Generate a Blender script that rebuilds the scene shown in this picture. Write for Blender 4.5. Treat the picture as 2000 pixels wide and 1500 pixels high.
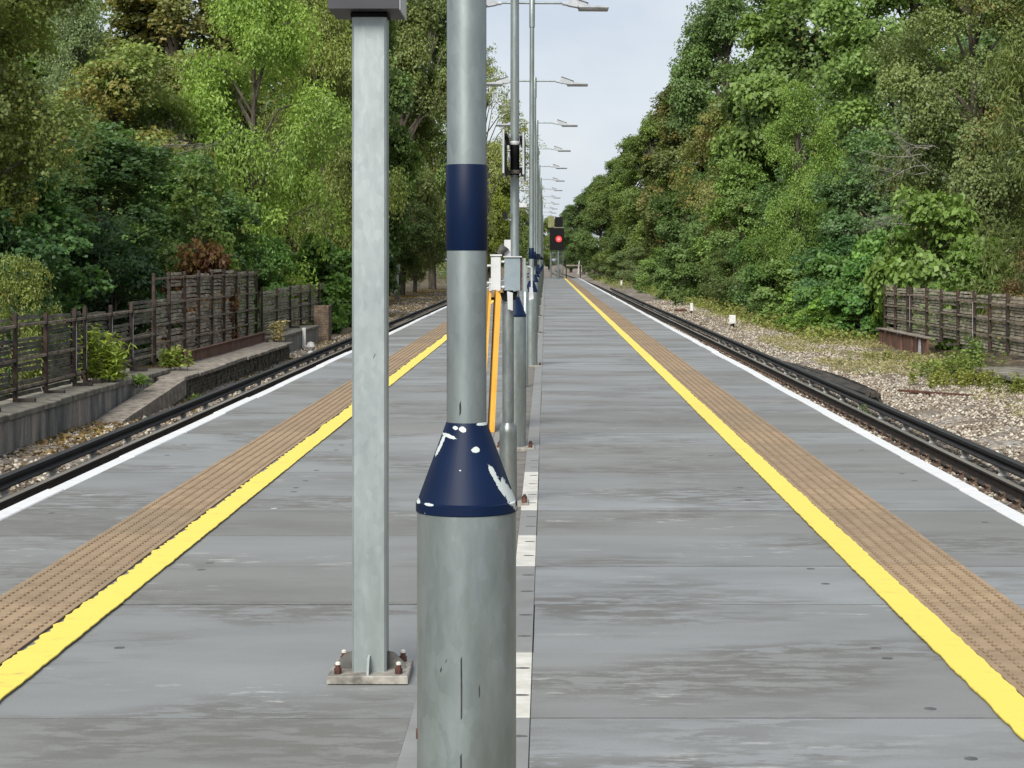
import bpy, math, random
import numpy as np
from mathutils import Vector, Matrix

for o in list(bpy.data.objects):
    bpy.data.objects.remove(o)
scene = bpy.context.scene
COL = scene.collection
PI = math.pi

# ------------------------------------------------------------------ camera
cam_data = bpy.data.cameras.new('camera')
cam = bpy.data.objects.new('camera', cam_data)
COL.objects.link(cam)
cam.location = (0, 0, 1.5)
cam.rotation_euler = (PI / 2, 0, 0)
cam_data.sensor_width = 36.0
cam_data.lens = 36.0 * 3850 / 2000
cam_data.shift_x = -66 / 2000
cam_data.shift_y = -242 / 2000
cam_data.clip_start = 0.05
cam_data.clip_end = 4000
scene.camera = cam

# ------------------------------------------------------------------ sky, sun, exposure
SUN_EL, SUN_AZ = math.radians(38), math.radians(198)      # azimuth clockwise from +Y
world = bpy.data.worlds.new('World')
scene.world = world
world.use_nodes = True
wn, wl = world.node_tree.nodes, world.node_tree.links
wn.clear()
out = wn.new('ShaderNodeOutputWorld')
bg = wn.new('ShaderNodeBackground')
bg.inputs['Strength'].default_value = 1.0
sky = wn.new('ShaderNodeTexSky')
sky.sky_type = 'NISHITA'
sky.sun_disc = False
sky.sun_elevation = SUN_EL
sky.sun_rotation = SUN_AZ
sky.air_density = 1.0
sky.dust_density = 2.0
skys = wn.new('ShaderNodeVectorMath'); skys.operation = 'SCALE'; skys.inputs[3].default_value = 0.07
wl.new(sky.outputs[0], skys.inputs[0])
tc = wn.new('ShaderNodeTexCoord')
mp = wn.new('ShaderNodeMapping'); mp.inputs['Scale'].default_value = (2.2, 2.2, 4.2)
mp.inputs['Location'].default_value = (0.6, 0.2, 1.35)
wl.new(tc.outputs['Generated'], mp.inputs[0])
cn = wn.new('ShaderNodeTexNoise'); cn.inputs['Scale'].default_value = 2.2
cn.inputs['Detail'].default_value = 7; cn.inputs['Roughness'].default_value = 0.52
wl.new(mp.outputs[0], cn.inputs['Vector'])
cr = wn.new('ShaderNodeValToRGB')
cr.color_ramp.elements[0].position = 0.36; cr.color_ramp.elements[0].color = (0.375, 0.415, 0.480, 1)
cr.color_ramp.elements[1].position = 0.66; cr.color_ramp.elements[1].color = (0.505, 0.535, 0.555, 1)
wl.new(cn.outputs['Fac'], cr.inputs[0])
wmix = wn.new('ShaderNodeMixRGB'); wmix.inputs[0].default_value = 0.88
wl.new(skys.outputs[0], wmix.inputs[1]); wl.new(cr.outputs[0], wmix.inputs[2])
wl.new(wmix.outputs[0], bg.inputs['Color']); wl.new(bg.outputs[0], out.inputs[0])

sd = bpy.data.lights.new('sun', 'SUN')
sd.energy = 3.8; sd.angle = math.radians(30); sd.color = (1.0, 0.97, 0.90)
sun = bpy.data.objects.new('sun', sd); COL.objects.link(sun)
sdir = Vector((math.sin(SUN_AZ) * math.cos(SUN_EL), math.cos(SUN_AZ) * math.cos(SUN_EL), math.sin(SUN_EL)))
sun.rotation_euler = (-sdir).to_track_quat('-Z', 'Y').to_euler()
sun.location = (0, 0, 30)

vs = scene.view_settings
vs.view_transform = 'Standard'; vs.look = 'None'; vs.exposure = 0.80; vs.gamma = 1.0
vs.use_curve_mapping = False
scene.cycles.use_denoising = True
scene.cycles.max_bounces = 6
scene.cycles.transparent_max_bounces = 4

# ------------------------------------------------------------------ materials
def newmat(name):
    m = bpy.data.materials.new(name); m.use_nodes = True
    n = m.node_tree.nodes; n.clear()
    o = n.new('ShaderNodeOutputMaterial'); b = n.new('ShaderNodeBsdfPrincipled')
    m.node_tree.links.new(b.outputs[0], o.inputs[0])
    return m, n, m.node_tree.links, b

def coords(n, l, scale=(1, 1, 1), world_space=True):
    mpn = n.new('ShaderNodeMapping'); mpn.inputs['Scale'].default_value = scale
    if world_space:
        g = n.new('ShaderNodeNewGeometry'); l.new(g.outputs['Position'], mpn.inputs[0])
    else:
        g = n.new('ShaderNodeTexCoord'); l.new(g.outputs['Object'], mpn.inputs[0])
    return mpn.outputs[0]

def noise(n, l, vec, scale, detail=4, rough=0.55):
    t = n.new('ShaderNodeTexNoise'); t.inputs['Scale'].default_value = scale
    t.inputs['Detail'].default_value = detail; t.inputs['Roughness'].default_value = rough
    l.new(vec, t.inputs['Vector']); return t.outputs['Fac']

def ramp(n, l, fac, stops):
    r = n.new('ShaderNodeValToRGB'); e = r.color_ramp.elements
    while len(e) < len(stops): e.new(0.5)
    for i, (p, c) in enumerate(stops):
        e[i].position = p; e[i].color = (*c, 1) if len(c) == 3 else c
    l.new(fac, r.inputs[0]); return r.outputs[0]

def mixc(n, l, fac, a, b, mode='MIX'):
    m = n.new('ShaderNodeMixRGB'); m.blend_type = mode
    for i, v in ((0, fac), (1, a), (2, b)):
        if isinstance(v, (int, float)): m.inputs[i].default_value = v
        elif isinstance(v, tuple): m.inputs[i].default_value = (*v, 1)
        else: l.new(v, m.inputs[i])
    return m.outputs[0]

def math_(n, l, op, a, b=None, clamp=False):
    m = n.new('ShaderNodeMath'); m.operation = op; m.use_clamp = clamp
    for i, v in ((0, a), (1, b)):
        if v is None: continue
        if isinstance(v, (int, float)): m.inputs[i].default_value = v
        else: l.new(v, m.inputs[i])
    return m.outputs[0]

def bump(n, l, b, h, strength=0.3, dist=0.01):
    bn = n.new('ShaderNodeBump'); bn.inputs['Strength'].default_value = strength
    bn.inputs['Distance'].default_value = dist
    l.new(h, bn.inputs['Height']); l.new(bn.outputs[0], b.inputs['Normal'])

def simple(name, c1, c2, scale=6, rough=0.6, metal=0.0, stretch=(1, 1, 1), lo=0.35, hi=0.68, bstr=0.0, bscale=40, ws=True, spec=0.4):
    m, n, l, b = newmat(name)
    v = coords(n, l, stretch, ws)
    l.new(ramp(n, l, noise(n, l, v, scale, 6), [(lo, c1), (hi, c2)]), b.inputs['Base Color'])
    b.inputs['Roughness'].default_value = rough; b.inputs['Metallic'].default_value = metal
    b.inputs['Specular IOR Level'].default_value = spec
    if bstr: bump(n, l, b, noise(n, l, v, bscale, 5), bstr)
    return m

M = {}
# composite paving: tone per panel, streaks across the platform, worn patches
def paving():
    m, n, l, b = newmat('composite_paving')
    g = n.new('ShaderNodeNewGeometry')
    sx = n.new('ShaderNodeSeparateXYZ'); l.new(g.outputs['Position'], sx.inputs[0])
    idx = math_(n, l, 'FLOOR', math_(n, l, 'DIVIDE', math_(n, l, 'SUBTRACT', sx.outputs[1], 6.46), 1.07))
    side = math_(n, l, 'GREATER_THAN', sx.outputs[0], -0.245)
    wv = n.new('ShaderNodeCombineXYZ'); l.new(idx, wv.inputs[0]); l.new(side, wv.inputs[1])
    wn_ = n.new('ShaderNodeTexWhiteNoise'); wn_.noise_dimensions = '3D'; l.new(wv.outputs[0], wn_.inputs['Vector'])
    base = ramp(n, l, wn_.outputs['Value'], [(0.0, (0.168, 0.167, 0.158)), (0.28, (0.190, 0.191, 0.184)), (0.55, (0.205, 0.211, 0.212)), (1.0, (0.232, 0.243, 0.250))])
    v1 = coords(n, l, (0.45, 1.0, 1))
    base = mixc(n, l, 0.9, base, ramp(n, l, noise(n, l, v1, 1.3, 7, 0.62), [(0.3, (0.78, 0.77, 0.745)), (0.5, (0.98, 0.98, 0.98)), (0.70, (1.12, 1.125, 1.13))]), 'MULTIPLY')
    # worn brown-grey areas with ragged outlines
    n2 = noise(n, l, coords(n, l, (0.55, 1.1, 1)), 1.0, 3, 0.5)
    area = ramp(n, l, n2, [(0.47, (0, 0, 0)), (0.60, (1, 1, 1))])
    det = ramp(n, l, noise(n, l, coords(n, l, (2.0, 6.0, 1)), 1.9, 10, 0.72), [(0.46, (0, 0, 0)), (0.52, (1, 1, 1))])
    base = mixc(n, l, mixc(n, l, 1.0, area, det, 'MULTIPLY'), base, (0.132, 0.128, 0.120))
    # pale flakes where the coating has lifted
    n5 = noise(n, l, coords(n, l, (0.8, 1.7, 1)), 0.8, 2, 0.5)
    area2 = ramp(n, l, n5, [(0.535, (0, 0, 0)), (0.635, (1, 1, 1))])
    det2 = ramp(n, l, noise(n, l, coords(n, l, (2.2, 8, 1)), 1.6, 10, 0.74), [(0.56, (0, 0, 0)), (0.60, (0.8, 0.8, 0.8))])
    base = mixc(n, l, mixc(n, l, 1.0, area2, det2, 'MULTIPLY'), base, (0.37, 0.37, 0.355))
    # fine grain
    fine = ramp(n, l, noise(n, l, coords(n, l, (25, 60, 1)), 4, 3), [(0.3, (0.88, 0.88, 0.88)), (0.7, (1.1, 1.1, 1.1))])
    base = mixc(n, l, 1.0, base, fine, 'MULTIPLY')
    l.new(base, b.inputs['Base Color'])
    rr = ramp(n, l, n2, [(0.4, (0.5, 0.5, 0.5)), (0.7, (0.75, 0.75, 0.75))])
    l.new(rr, b.inputs['Roughness']); b.inputs['Specular IOR Level'].default_value = 0.35
    bump(n, l, b, noise(n, l, coords(n, l, (20, 60, 1)), 6, 4), 0.12, 0.004)
    return m
M['paving'] = paving()
M['underside'] = simple('dark_concrete', (0.05, 0.05, 0.048), (0.10, 0.098, 0.092), 3, 0.9)
M['strip'] = simple('centre_concrete', (0.11, 0.10, 0.09), (0.185, 0.17, 0.155), 5, 0.9, bstr=0.3)
M['flange'] = simple('flange_grey', (0.185, 0.185, 0.18), (0.225, 0.227, 0.225), 5, 0.7)
M['whiteflange'] = simple('white_marking', (0.46, 0.445, 0.40), (0.62, 0.605, 0.56), 9, 0.7)
def tactile_mat(name, c1, c2):
    m, n, l, b = newmat(name)
    g = n.new('ShaderNodeNewGeometry'); sx = n.new('ShaderNodeSeparateXYZ'); l.new(g.outputs['Position'], sx.inputs[0])
    idx = math_(n, l, 'FLOOR', math_(n, l, 'DIVIDE', math_(n, l, 'SUBTRACT', sx.outputs[1], 6.46), 1.07))
    wv = n.new('ShaderNodeCombineXYZ'); l.new(idx, wv.inputs[0]); l.new(math_(n, l, 'GREATER_THAN', sx.outputs[0], 0), wv.inputs[1])
    w_ = n.new('ShaderNodeTexWhiteNoise'); l.new(wv.outputs[0], w_.inputs['Vector'])
    c = ramp(n, l, noise(n, l, coords(n, l, (1, 1, 1)), 6, 8, 0.65), [(0.33, c1), (0.66, c2)])
    c = mixc(n, l, 1.0, c, ramp(n, l, w_.outputs['Value'], [(0, (0.84, 0.86, 0.88)), (1, (1.10, 1.08, 1.05))]), 'MULTIPLY')
    l.new(c, b.inputs['Base Color']); b.inputs['Roughness'].default_value = 0.8
    bump(n, l, b, noise(n, l, coords(n, l), 120, 4), 0.25, 0.003)
    return m
M['tactile'] = tactile_mat('buff_tactile', (0.235, 0.160, 0.091), (0.335, 0.236, 0.140))
M['dome'] = simple('tactile_dome', (0.135, 0.092, 0.053), (0.19, 0.132, 0.08), 9, 0.8)
def paint(name, col, dirt, lo, hi):
    m, n, l, b = newmat(name)
    n1 = noise(n, l, coords(n, l, (1, 2.5, 1)), 5.5, 8, 0.65)
    c = ramp(n, l, n1, [(lo, dirt), (hi, col), (1.0, tuple(min(1, x * 1.06) for x in col))])
    sc = ramp(n, l, noise(n, l, coords(n, l, (4, 9, 1)), 2.6, 10, 0.75), [(0.335, (0.55, 0.52, 0.5)), (0.40, (1, 1, 1))])
    c = mixc(n, l, 0.85, c, sc, 'MULTIPLY')
    l.new(c, b.inputs['Base Color']); b.inputs['Roughness'].default_value = 0.6
    bump(n, l, b, noise(n, l, coords(n, l), 60, 4), 0.15, 0.003)
    return m
M['yellow'] = paint('yellow_line_paint', (0.70, 0.555, 0.085), (0.38, 0.30, 0.09), 0.28, 0.40)
M['white'] = paint('white_edge_paint', (0.58, 0.585, 0.59), (0.37, 0.37, 0.36), 0.24, 0.46)
M['plug_dark'] = simple('dark_plug', (0.05, 0.05, 0.05), (0.11, 0.11, 0.11), 20, 0.7)
M['plug_pale'] = simple('pale_plug', (0.34, 0.34, 0.33), (0.42, 0.42, 0.41), 20, 0.7)

def galvanised(name, c1, c2, grime=(0.20, 0.20, 0.165)):
    m, n, l, b = newmat(name)
    v = coords(n, l, (1, 1, 0.28), False)
    c = ramp(n, l, noise(n, l, v, 11, 8, 0.66), [(0.33, c1), (0.66, c2)])
    sp = n.new('ShaderNodeTexVoronoi'); sp.inputs['Scale'].default_value = 55
    l.new(coords(n, l, (1, 1, 0.5), False), sp.inputs['Vector'])
    hs = n.new('ShaderNodeSeparateColor'); l.new(sp.outputs['Color'], hs.inputs[0])
    c = mixc(n, l, 1.0, c, ramp(n, l, hs.outputs[0], [(0.0, (0.93, 0.93, 0.93)), (1.0, (1.06, 1.06, 1.06))]), 'MULTIPLY')
    gm = ramp(n, l, noise(n, l, coords(n, l, (1, 1, 0.12), False), 7, 6, 0.6), [(0.46, (0, 0, 0)), (0.68, (0.75, 0.75, 0.75))])
    c = mixc(n, l, gm, c, grime)
    l.new(c, b.inputs['Base Color'])
    b.inputs['Metallic'].default_value = 0.62; b.inputs['Roughness'].default_value = 0.40
    bump(n, l, b, noise(n, l, v, 45, 5), 0.06, 0.003)
    return m
M['galv'] = galvanised('galvanised_steel', (0.200, 0.238, 0.238), (0.310, 0.355, 0.358), (0.175, 0.180, 0.150))
M['galv_light'] = galvanised('pale_galvanised_steel', (0.31, 0.355, 0.36), (0.41, 0.455, 0.46), (0.265, 0.295, 0.287))
M['galv_dark'] = galvanised('mottled_dark_galvanised', (0.12, 0.14, 0.14), (0.26, 0.285, 0.28))
M['plate'] = simple('base_plate_steel', (0.12, 0.11, 0.095), (0.38, 0.355, 0.315), 18, 0.6, 0.2, ws=False)
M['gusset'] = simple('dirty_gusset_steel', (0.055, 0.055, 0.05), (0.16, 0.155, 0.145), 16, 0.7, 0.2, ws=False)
M['rust'] = simple('rusty_steel', (0.035, 0.014, 0.010), (0.13, 0.05, 0.028), 14, 0.85)
M['rust_orange'] = simple('rusted_girder', (0.075, 0.034, 0.024), (0.21, 0.11, 0.075), 4.5, 0.9, stretch=(1, 1.4, 0.5), bstr=0.3)
M['slot'] = simple('dark_slot', (0.012, 0.012, 0.014), (0.04, 0.04, 0.045), 30, 0.8)
M['black'] = simple('black_plastic', (0.005, 0.005, 0.006), (0.012, 0.012, 0.013), 12, 0.6, spec=0.12)
M['darkbox'] = simple('dark_grey_housing', (0.024, 0.024, 0.032), (0.036, 0.036, 0.046), 5, 0.55)
M['boxgrey'] = simple('cabinet_blue_grey', (0.17, 0.215, 0.24), (0.24, 0.285, 0.31), 10, 0.5)
M['boxwhite'] = simple('cabinet_off_white', (0.38, 0.39, 0.40), (0.55, 0.55, 0.55), 8, 0.5)
M['barrier'] = simple('orange_yellow_board', (0.58, 0.28, 0.028), (0.72, 0.40, 0.06), 7, 0.45, stretch=(1, 1, 0.4))
M['lamp_body'] = simple('lamp_head_grey', (0.30, 0.32, 0.34), (0.42, 0.44, 0.46), 10, 0.5)
M['lamp_lens'] = simple('lamp_lens_dark', (0.06, 0.06, 0.065), (0.12, 0.12, 0.12), 10, 0.3)
M['sign_back'] = simple('sign_back_dark_green', (0.02, 0.034, 0.03), (0.05, 0.07, 0.06), 6, 0.35)

def navy(name, chips):
    m, n, l, b = newmat(name)
    c = ramp(n, l, noise(n, l, coords(n, l, (1, 1, 0.4), False), 10, 5), [(0.3, (0.0010, 0.0058, 0.024)), (0.7, (0.0022, 0.0105, 0.040))])
    rough = 0.5
    if chips:
        tcn = n.new('ShaderNodeTexCoord')
        dist = noise(n, l, tcn.outputs['Object'], 62, 7, 0.75)
        mask = None
        for (cx, cz, rx, rz, ang) in chips:
            mpn = n.new('ShaderNodeMapping'); mpn.vector_type = 'TEXTURE'
            mpn.inputs['Location'].default_value = (cx, 0, cz)
            mpn.inputs['Rotation'].default_value = (0, ang, 0)
            mpn.inputs['Scale'].default_value = (rx, 50, rz)
            l.new(tcn.outputs['Object'], mpn.inputs[0])
            ln = n.new('ShaderNodeVectorMath'); ln.operation = 'LENGTH'; l.new(mpn.outputs[0], ln.inputs[0])
            k = math_(n, l, 'ADD', ln.outputs['Value'], math_(n, l, 'MULTIPLY', math_(n, l, 'SUBTRACT', dist, 0.5), 2.0))
            k = math_(n, l, 'LESS_THAN', k, 1.0)
            mask = k if mask is None else math_(n, l, 'MAXIMUM', mask, k)
        sxn = n.new('ShaderNodeSeparateXYZ'); l.new(tcn.outputs['Object'], sxn.inputs[0])
        mask = math_(n, l, 'MULTIPLY', mask, math_(n, l, 'LESS_THAN', sxn.outputs[1], 0.0))
        # small random flecks
        fl = math_(n, l, 'GREATER_THAN', noise(n, l, tcn.outputs['Object'], 60, 2), 0.755)
        mask = math_(n, l, 'MAXIMUM', mask, fl)
        c = mixc(n, l, mask, c, (0.44, 0.48, 0.47))
    l.new(c, b.inputs['Base Color'])
    b.inputs['Roughness'].default_value = rough; b.inputs['Specular IOR Level'].default_value = 0.14
    return m
M['navy'] = navy('navy_paint', [])
CH = 0.0
M['navy_chipped'] = navy('chipped_navy_paint', [
    (-0.019, 0.134, 0.005, 0.003, 0), (-0.005, 0.131, 0.006, 0.0045, 0.3), (-0.046, 0.102, 0.0028, 0.020, 0.42), (-0.030, 0.119, 0.013, 0.0032, 0.25),
    (0.0185, 0.096, 0.0070, 0.0050, 0.1), (0.057, 0.040, 0.0040, 0.036, -0.50), (0.076, 0.016, 0.0060, 0.030, -0.45), (-0.064, 0.0, 0.008, 0.0022, 0), (0.03, 0.140, 0.010, 0.003, 0),
    (-0.086, 0.002, 0.004, 0.004, 0)])

M['rail_side'] = simple('rail_brown_steel', (0.012, 0.009, 0.007), (0.035, 0.026, 0.02), 8, 0.8)
M['rail_top'] = simple('rail_worn_head', (0.20, 0.175, 0.145), (0.33, 0.295, 0.25), 3, 0.4, 0.5, stretch=(1, 0.1, 1))
M['cond_side'] = simple('conductor_rail_black', (0.008, 0.008, 0.009), (0.022, 0.02, 0.02), 6, 0.75)
M['cond_top'] = simple('conductor_rail_top', (0.018, 0.017, 0.017), (0.042, 0.038, 0.036), 3, 0.5, 0.3, stretch=(1, 0.1, 1))
M['chair'] = simple('rusty_rail_chair', (0.045, 0.028, 0.02), (0.14, 0.09, 0.06), 20, 0.85)
M['sleeper'] = simple('grimy_sleeper', (0.045, 0.038, 0.032), (0.11, 0.095, 0.08), 7, 0.9)
M['pot'] = simple('insulator_pot', (0.32, 0.31, 0.29), (0.55, 0.54, 0.52), 10, 0.5)
M['concrete_wall'] = None
def stained_wall():
    m, n, l, b = newmat('stained_concrete')
    c = ramp(n, l, noise(n, l, coords(n, l, (1, 1.6, 0.25)), 1.7, 7, 0.65), [(0.34, (0.05, 0.055, 0.06)), (0.46, (0.12, 0.12, 0.115)), (0.56, (0.23, 0.21, 0.18)), (0.70, (0.36, 0.325, 0.27))])
    c = mixc(n, l, 0.5, c, ramp(n, l, noise(n, l, coords(n, l), 14, 5), [(0.3, (0.6, 0.6, 0.6)), (0.7, (1.2, 1.2, 1.2))]), 'MULTIPLY')
    l.new(c, b.inputs['Base Color']); b.inputs['Roughness'].default_value = 0.9
    bump(n, l, b, noise(n, l, coords(n, l), 20, 6), 0.4, 0.02)
    return m
M['concrete_wall'] = stained_wall()
M['coping'] = simple('mossy_coping', (0.07, 0.066, 0.048), (0.22, 0.20, 0.165), 4, 0.95, bstr=0.4, bscale=25)
M['slab'] = simple('weathered_slab', (0.10, 0.085, 0.068), (0.26, 0.225, 0.19), 7, 0.95, bstr=0.35, bscale=25)
M['mossbrick'] = simple('mossy_brickwork', (0.028, 0.028, 0.02), (0.145, 0.125, 0.085), 6, 0.95, bstr=0.4, bscale=30)
M['redbrick'] = simple('old_brick', (0.10, 0.07, 0.05), (0.24, 0.175, 0.125), 8, 0.95, bstr=0.4, bscale=30)
M['timber_dark'] = simple('dark_tarred_timber', (0.018, 0.015, 0.012), (0.065, 0.055, 0.045), 5, 0.85, stretch=(1, 0.25, 2), bstr=0.3)
M['slat'] = simple('weathered_fence_slat', (0.085, 0.075, 0.058), (0.30, 0.265, 0.205), 3.5, 0.95, stretch=(1, 1, 2.5), bstr=0.3)
M['slat_dark'] = simple('grimy_fence_slat', (0.035, 0.034, 0.026), (0.15, 0.135, 0.10), 3.5, 0.95, stretch=(1, 1, 2.5), bstr=0.3)
M['post'] = simple('rusty_fence_post', (0.012, 0.009, 0.008), (0.060, 0.032, 0.022), 5, 0.85)
M['rail'] = simple('fence_rail', (0.08, 0.06, 0.045), (0.26, 0.21, 0.155), 5, 0.85)
M['peeling'] = simple('peeling_white_paint', (0.45, 0.47, 0.49), (0.75, 0.76, 0.78), 12, 0.7)
M['marker'] = simple('marker_post_white', (0.50, 0.50, 0.48), (0.68, 0.68, 0.66), 9, 0.7)
M['bark'] = simple('tree_bark', (0.035, 0.03, 0.022), (0.12, 0.10, 0.075), 9, 0.95, stretch=(1, 1, 0.3), bstr=0.5)
M['bark_pale'] = simple('bare_pale_twig', (0.15, 0.14, 0.12), (0.30, 0.285, 0.255), 9, 0.9)
def ground_mat():
    m, n, l, b = newmat('trackside_ground')
    g = n.new('ShaderNodeNewGeometry')
    sx = n.new('ShaderNodeSeparateXYZ'); l.new(g.outputs['Position'], sx.inputs[0])
    vo = n.new('ShaderNodeTexVoronoi'); vo.inputs['Scale'].default_value = 15
    l.new(coords(n, l), vo.inputs['Vector'])
    hs = n.new('ShaderNodeSeparateColor'); l.new(vo.outputs['Color'], hs.inputs[0])
    stone = ramp(n, l, hs.outputs[0], [(0.0, (0.10, 0.085, 0.07)), (0.5, (0.19, 0.172, 0.15)), (1.0, (0.32, 0.305, 0.28))])
    dirty = ramp(n, l, noise(n, l, coords(n, l, (1, 0.5, 1)), 0.9, 6), [(0.42, (0.55, 0.45, 0.36)), (0.62, (1.05, 1.03, 1.0))])
    stone = mixc(n, l, 1.0, stone, dirty, 'MULTIPLY')
    soil = ramp(n, l, noise(n, l, coords(n, l), 5, 6), [(0.35, (0.05, 0.038, 0.025)), (0.55, (0.12, 0.09, 0.05)), (0.72, (0.20, 0.15, 0.09))])
    xx = math_(n, l, 'ADD', sx.outputs[0], math_(n, l, 'MULTIPLY', math_(n, l, 'SUBTRACT', noise(n, l, coords(n, l), 0.7, 5), 0.5), 2.4))
    fr = math_(n, l, 'GREATER_THAN', xx, 8.3)
    fl_ = math_(n, l, 'LESS_THAN', xx, -7.0)
    c = mixc(n, l, math_(n, l, 'MAXIMUM', fr, fl_), stone, soil)
    l.new(c, b.inputs['Base Color']); b.inputs['Roughness'].default_value = 0.95
    bump(n, l, b, vo.outputs['Distance'], 0.9, 0.05)
    return m
M['ground'] = ground_mat()
def stone_mat():
    m, n, l, b = newmat('ballast_stone')
    a = n.new('ShaderNodeAttribute'); a.attribute_name = 'tint'
    c = ramp(n, l, a.outputs['Fac'], [(0.0, (0.065, 0.048, 0.034)), (0.35, (0.165, 0.130, 0.095)), (0.7, (0.28, 0.24, 0.19)), (1.0, (0.44, 0.41, 0.35))])
    l.new(c, b.inputs['Base Color']); b.inputs['Roughness'].default_value = 0.9
    return m
M['stone'] = stone_mat()

def leaf_mat(name='leaf', rough=0.5, transl=0.42, autumn=((0.18, 0.115, 0.035), (0.28, 0.20, 0.06))):
    m, n, l, b = newmat(name)
    oi = n.new('ShaderNodeObjectInfo')
    t = n.new('ShaderNodeAttribute'); t.attribute_name = 'tint'
    au = n.new('ShaderNodeAttribute'); au.attribute_name = 'aut'
    gain = ramp(n, l, t.outputs['Fac'], [(0.0, (0.80, 0.86, 0.82)), (0.5, (1.42, 1.50, 1.32)), (0.85, (1.90, 1.95, 1.55)), (1.0, (2.4, 2.3, 1.85))])
    c = mixc(n, l, 1.0, oi.outputs['Color'], gain, 'MULTIPLY')
    am = math_(n, l, 'LESS_THAN', au.outputs['Fac'], oi.outputs['Alpha'])
    ac = ramp(n, l, t.outputs['Fac'], [(0.0, autumn[0]), (1.0, autumn[1])])
    c = mixc(n, l, math_(n, l, 'MULTIPLY', am, 0.62), c, ac)
    l.new(c, b.inputs['Base Color']); b.inputs['Roughness'].default_value = rough
    b.inputs['Specular IOR Level'].default_value = 0.35
    tr = n.new('ShaderNodeBsdfTranslucent')
    l.new(mixc(n, l, 1.0, c, (1.1, 1.15, 0.55), 'MULTIPLY'), tr.inputs[0])
    mx = n.new('ShaderNodeMixShader'); mx.inputs[0].default_value = transl
    l.new(b.outputs[0], mx.inputs[1]); l.new(tr.outputs[0], mx.inputs[2])
    o = [x for x in n if x.type == 'OUTPUT_MATERIAL'][0]
    l.new(mx.outputs[0], o.inputs[0])
    return m
M['leaf'] = leaf_mat()

# base colours brought to the exposure used (foliage, ballast and ground keep theirs)
for m_ in list(bpy.data.materials):
    if m_.name in ('leaf', 'ballast_stone', 'trackside_ground', 'dry_leaf'): continue
    nt = m_.node_tree; bs = [x for x in nt.nodes if x.type == 'BSDF_PRINCIPLED'][0]
    if bs.inputs['Base Color'].is_linked:
        src = bs.inputs['Base Color'].links[0].from_socket
        k_ = {'weathered_fence_slat': 1.05, 'fence_rail': 0.95, 'stained_concrete': 1.0, 'weathered_slab': 1.0, 'mossy_coping': 0.95, 'chipped_navy_paint': 0.9, 'navy_paint': 0.9, 'yellow_line_paint': 0.84, 'white_edge_paint': 0.86}.get(m_.name, 0.79)
        nt.links.new(mixc(nt.nodes, nt.links, 1.0, src, (k_, k_, k_), 'MULTIPLY'), bs.inputs['Base Color'])

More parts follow.
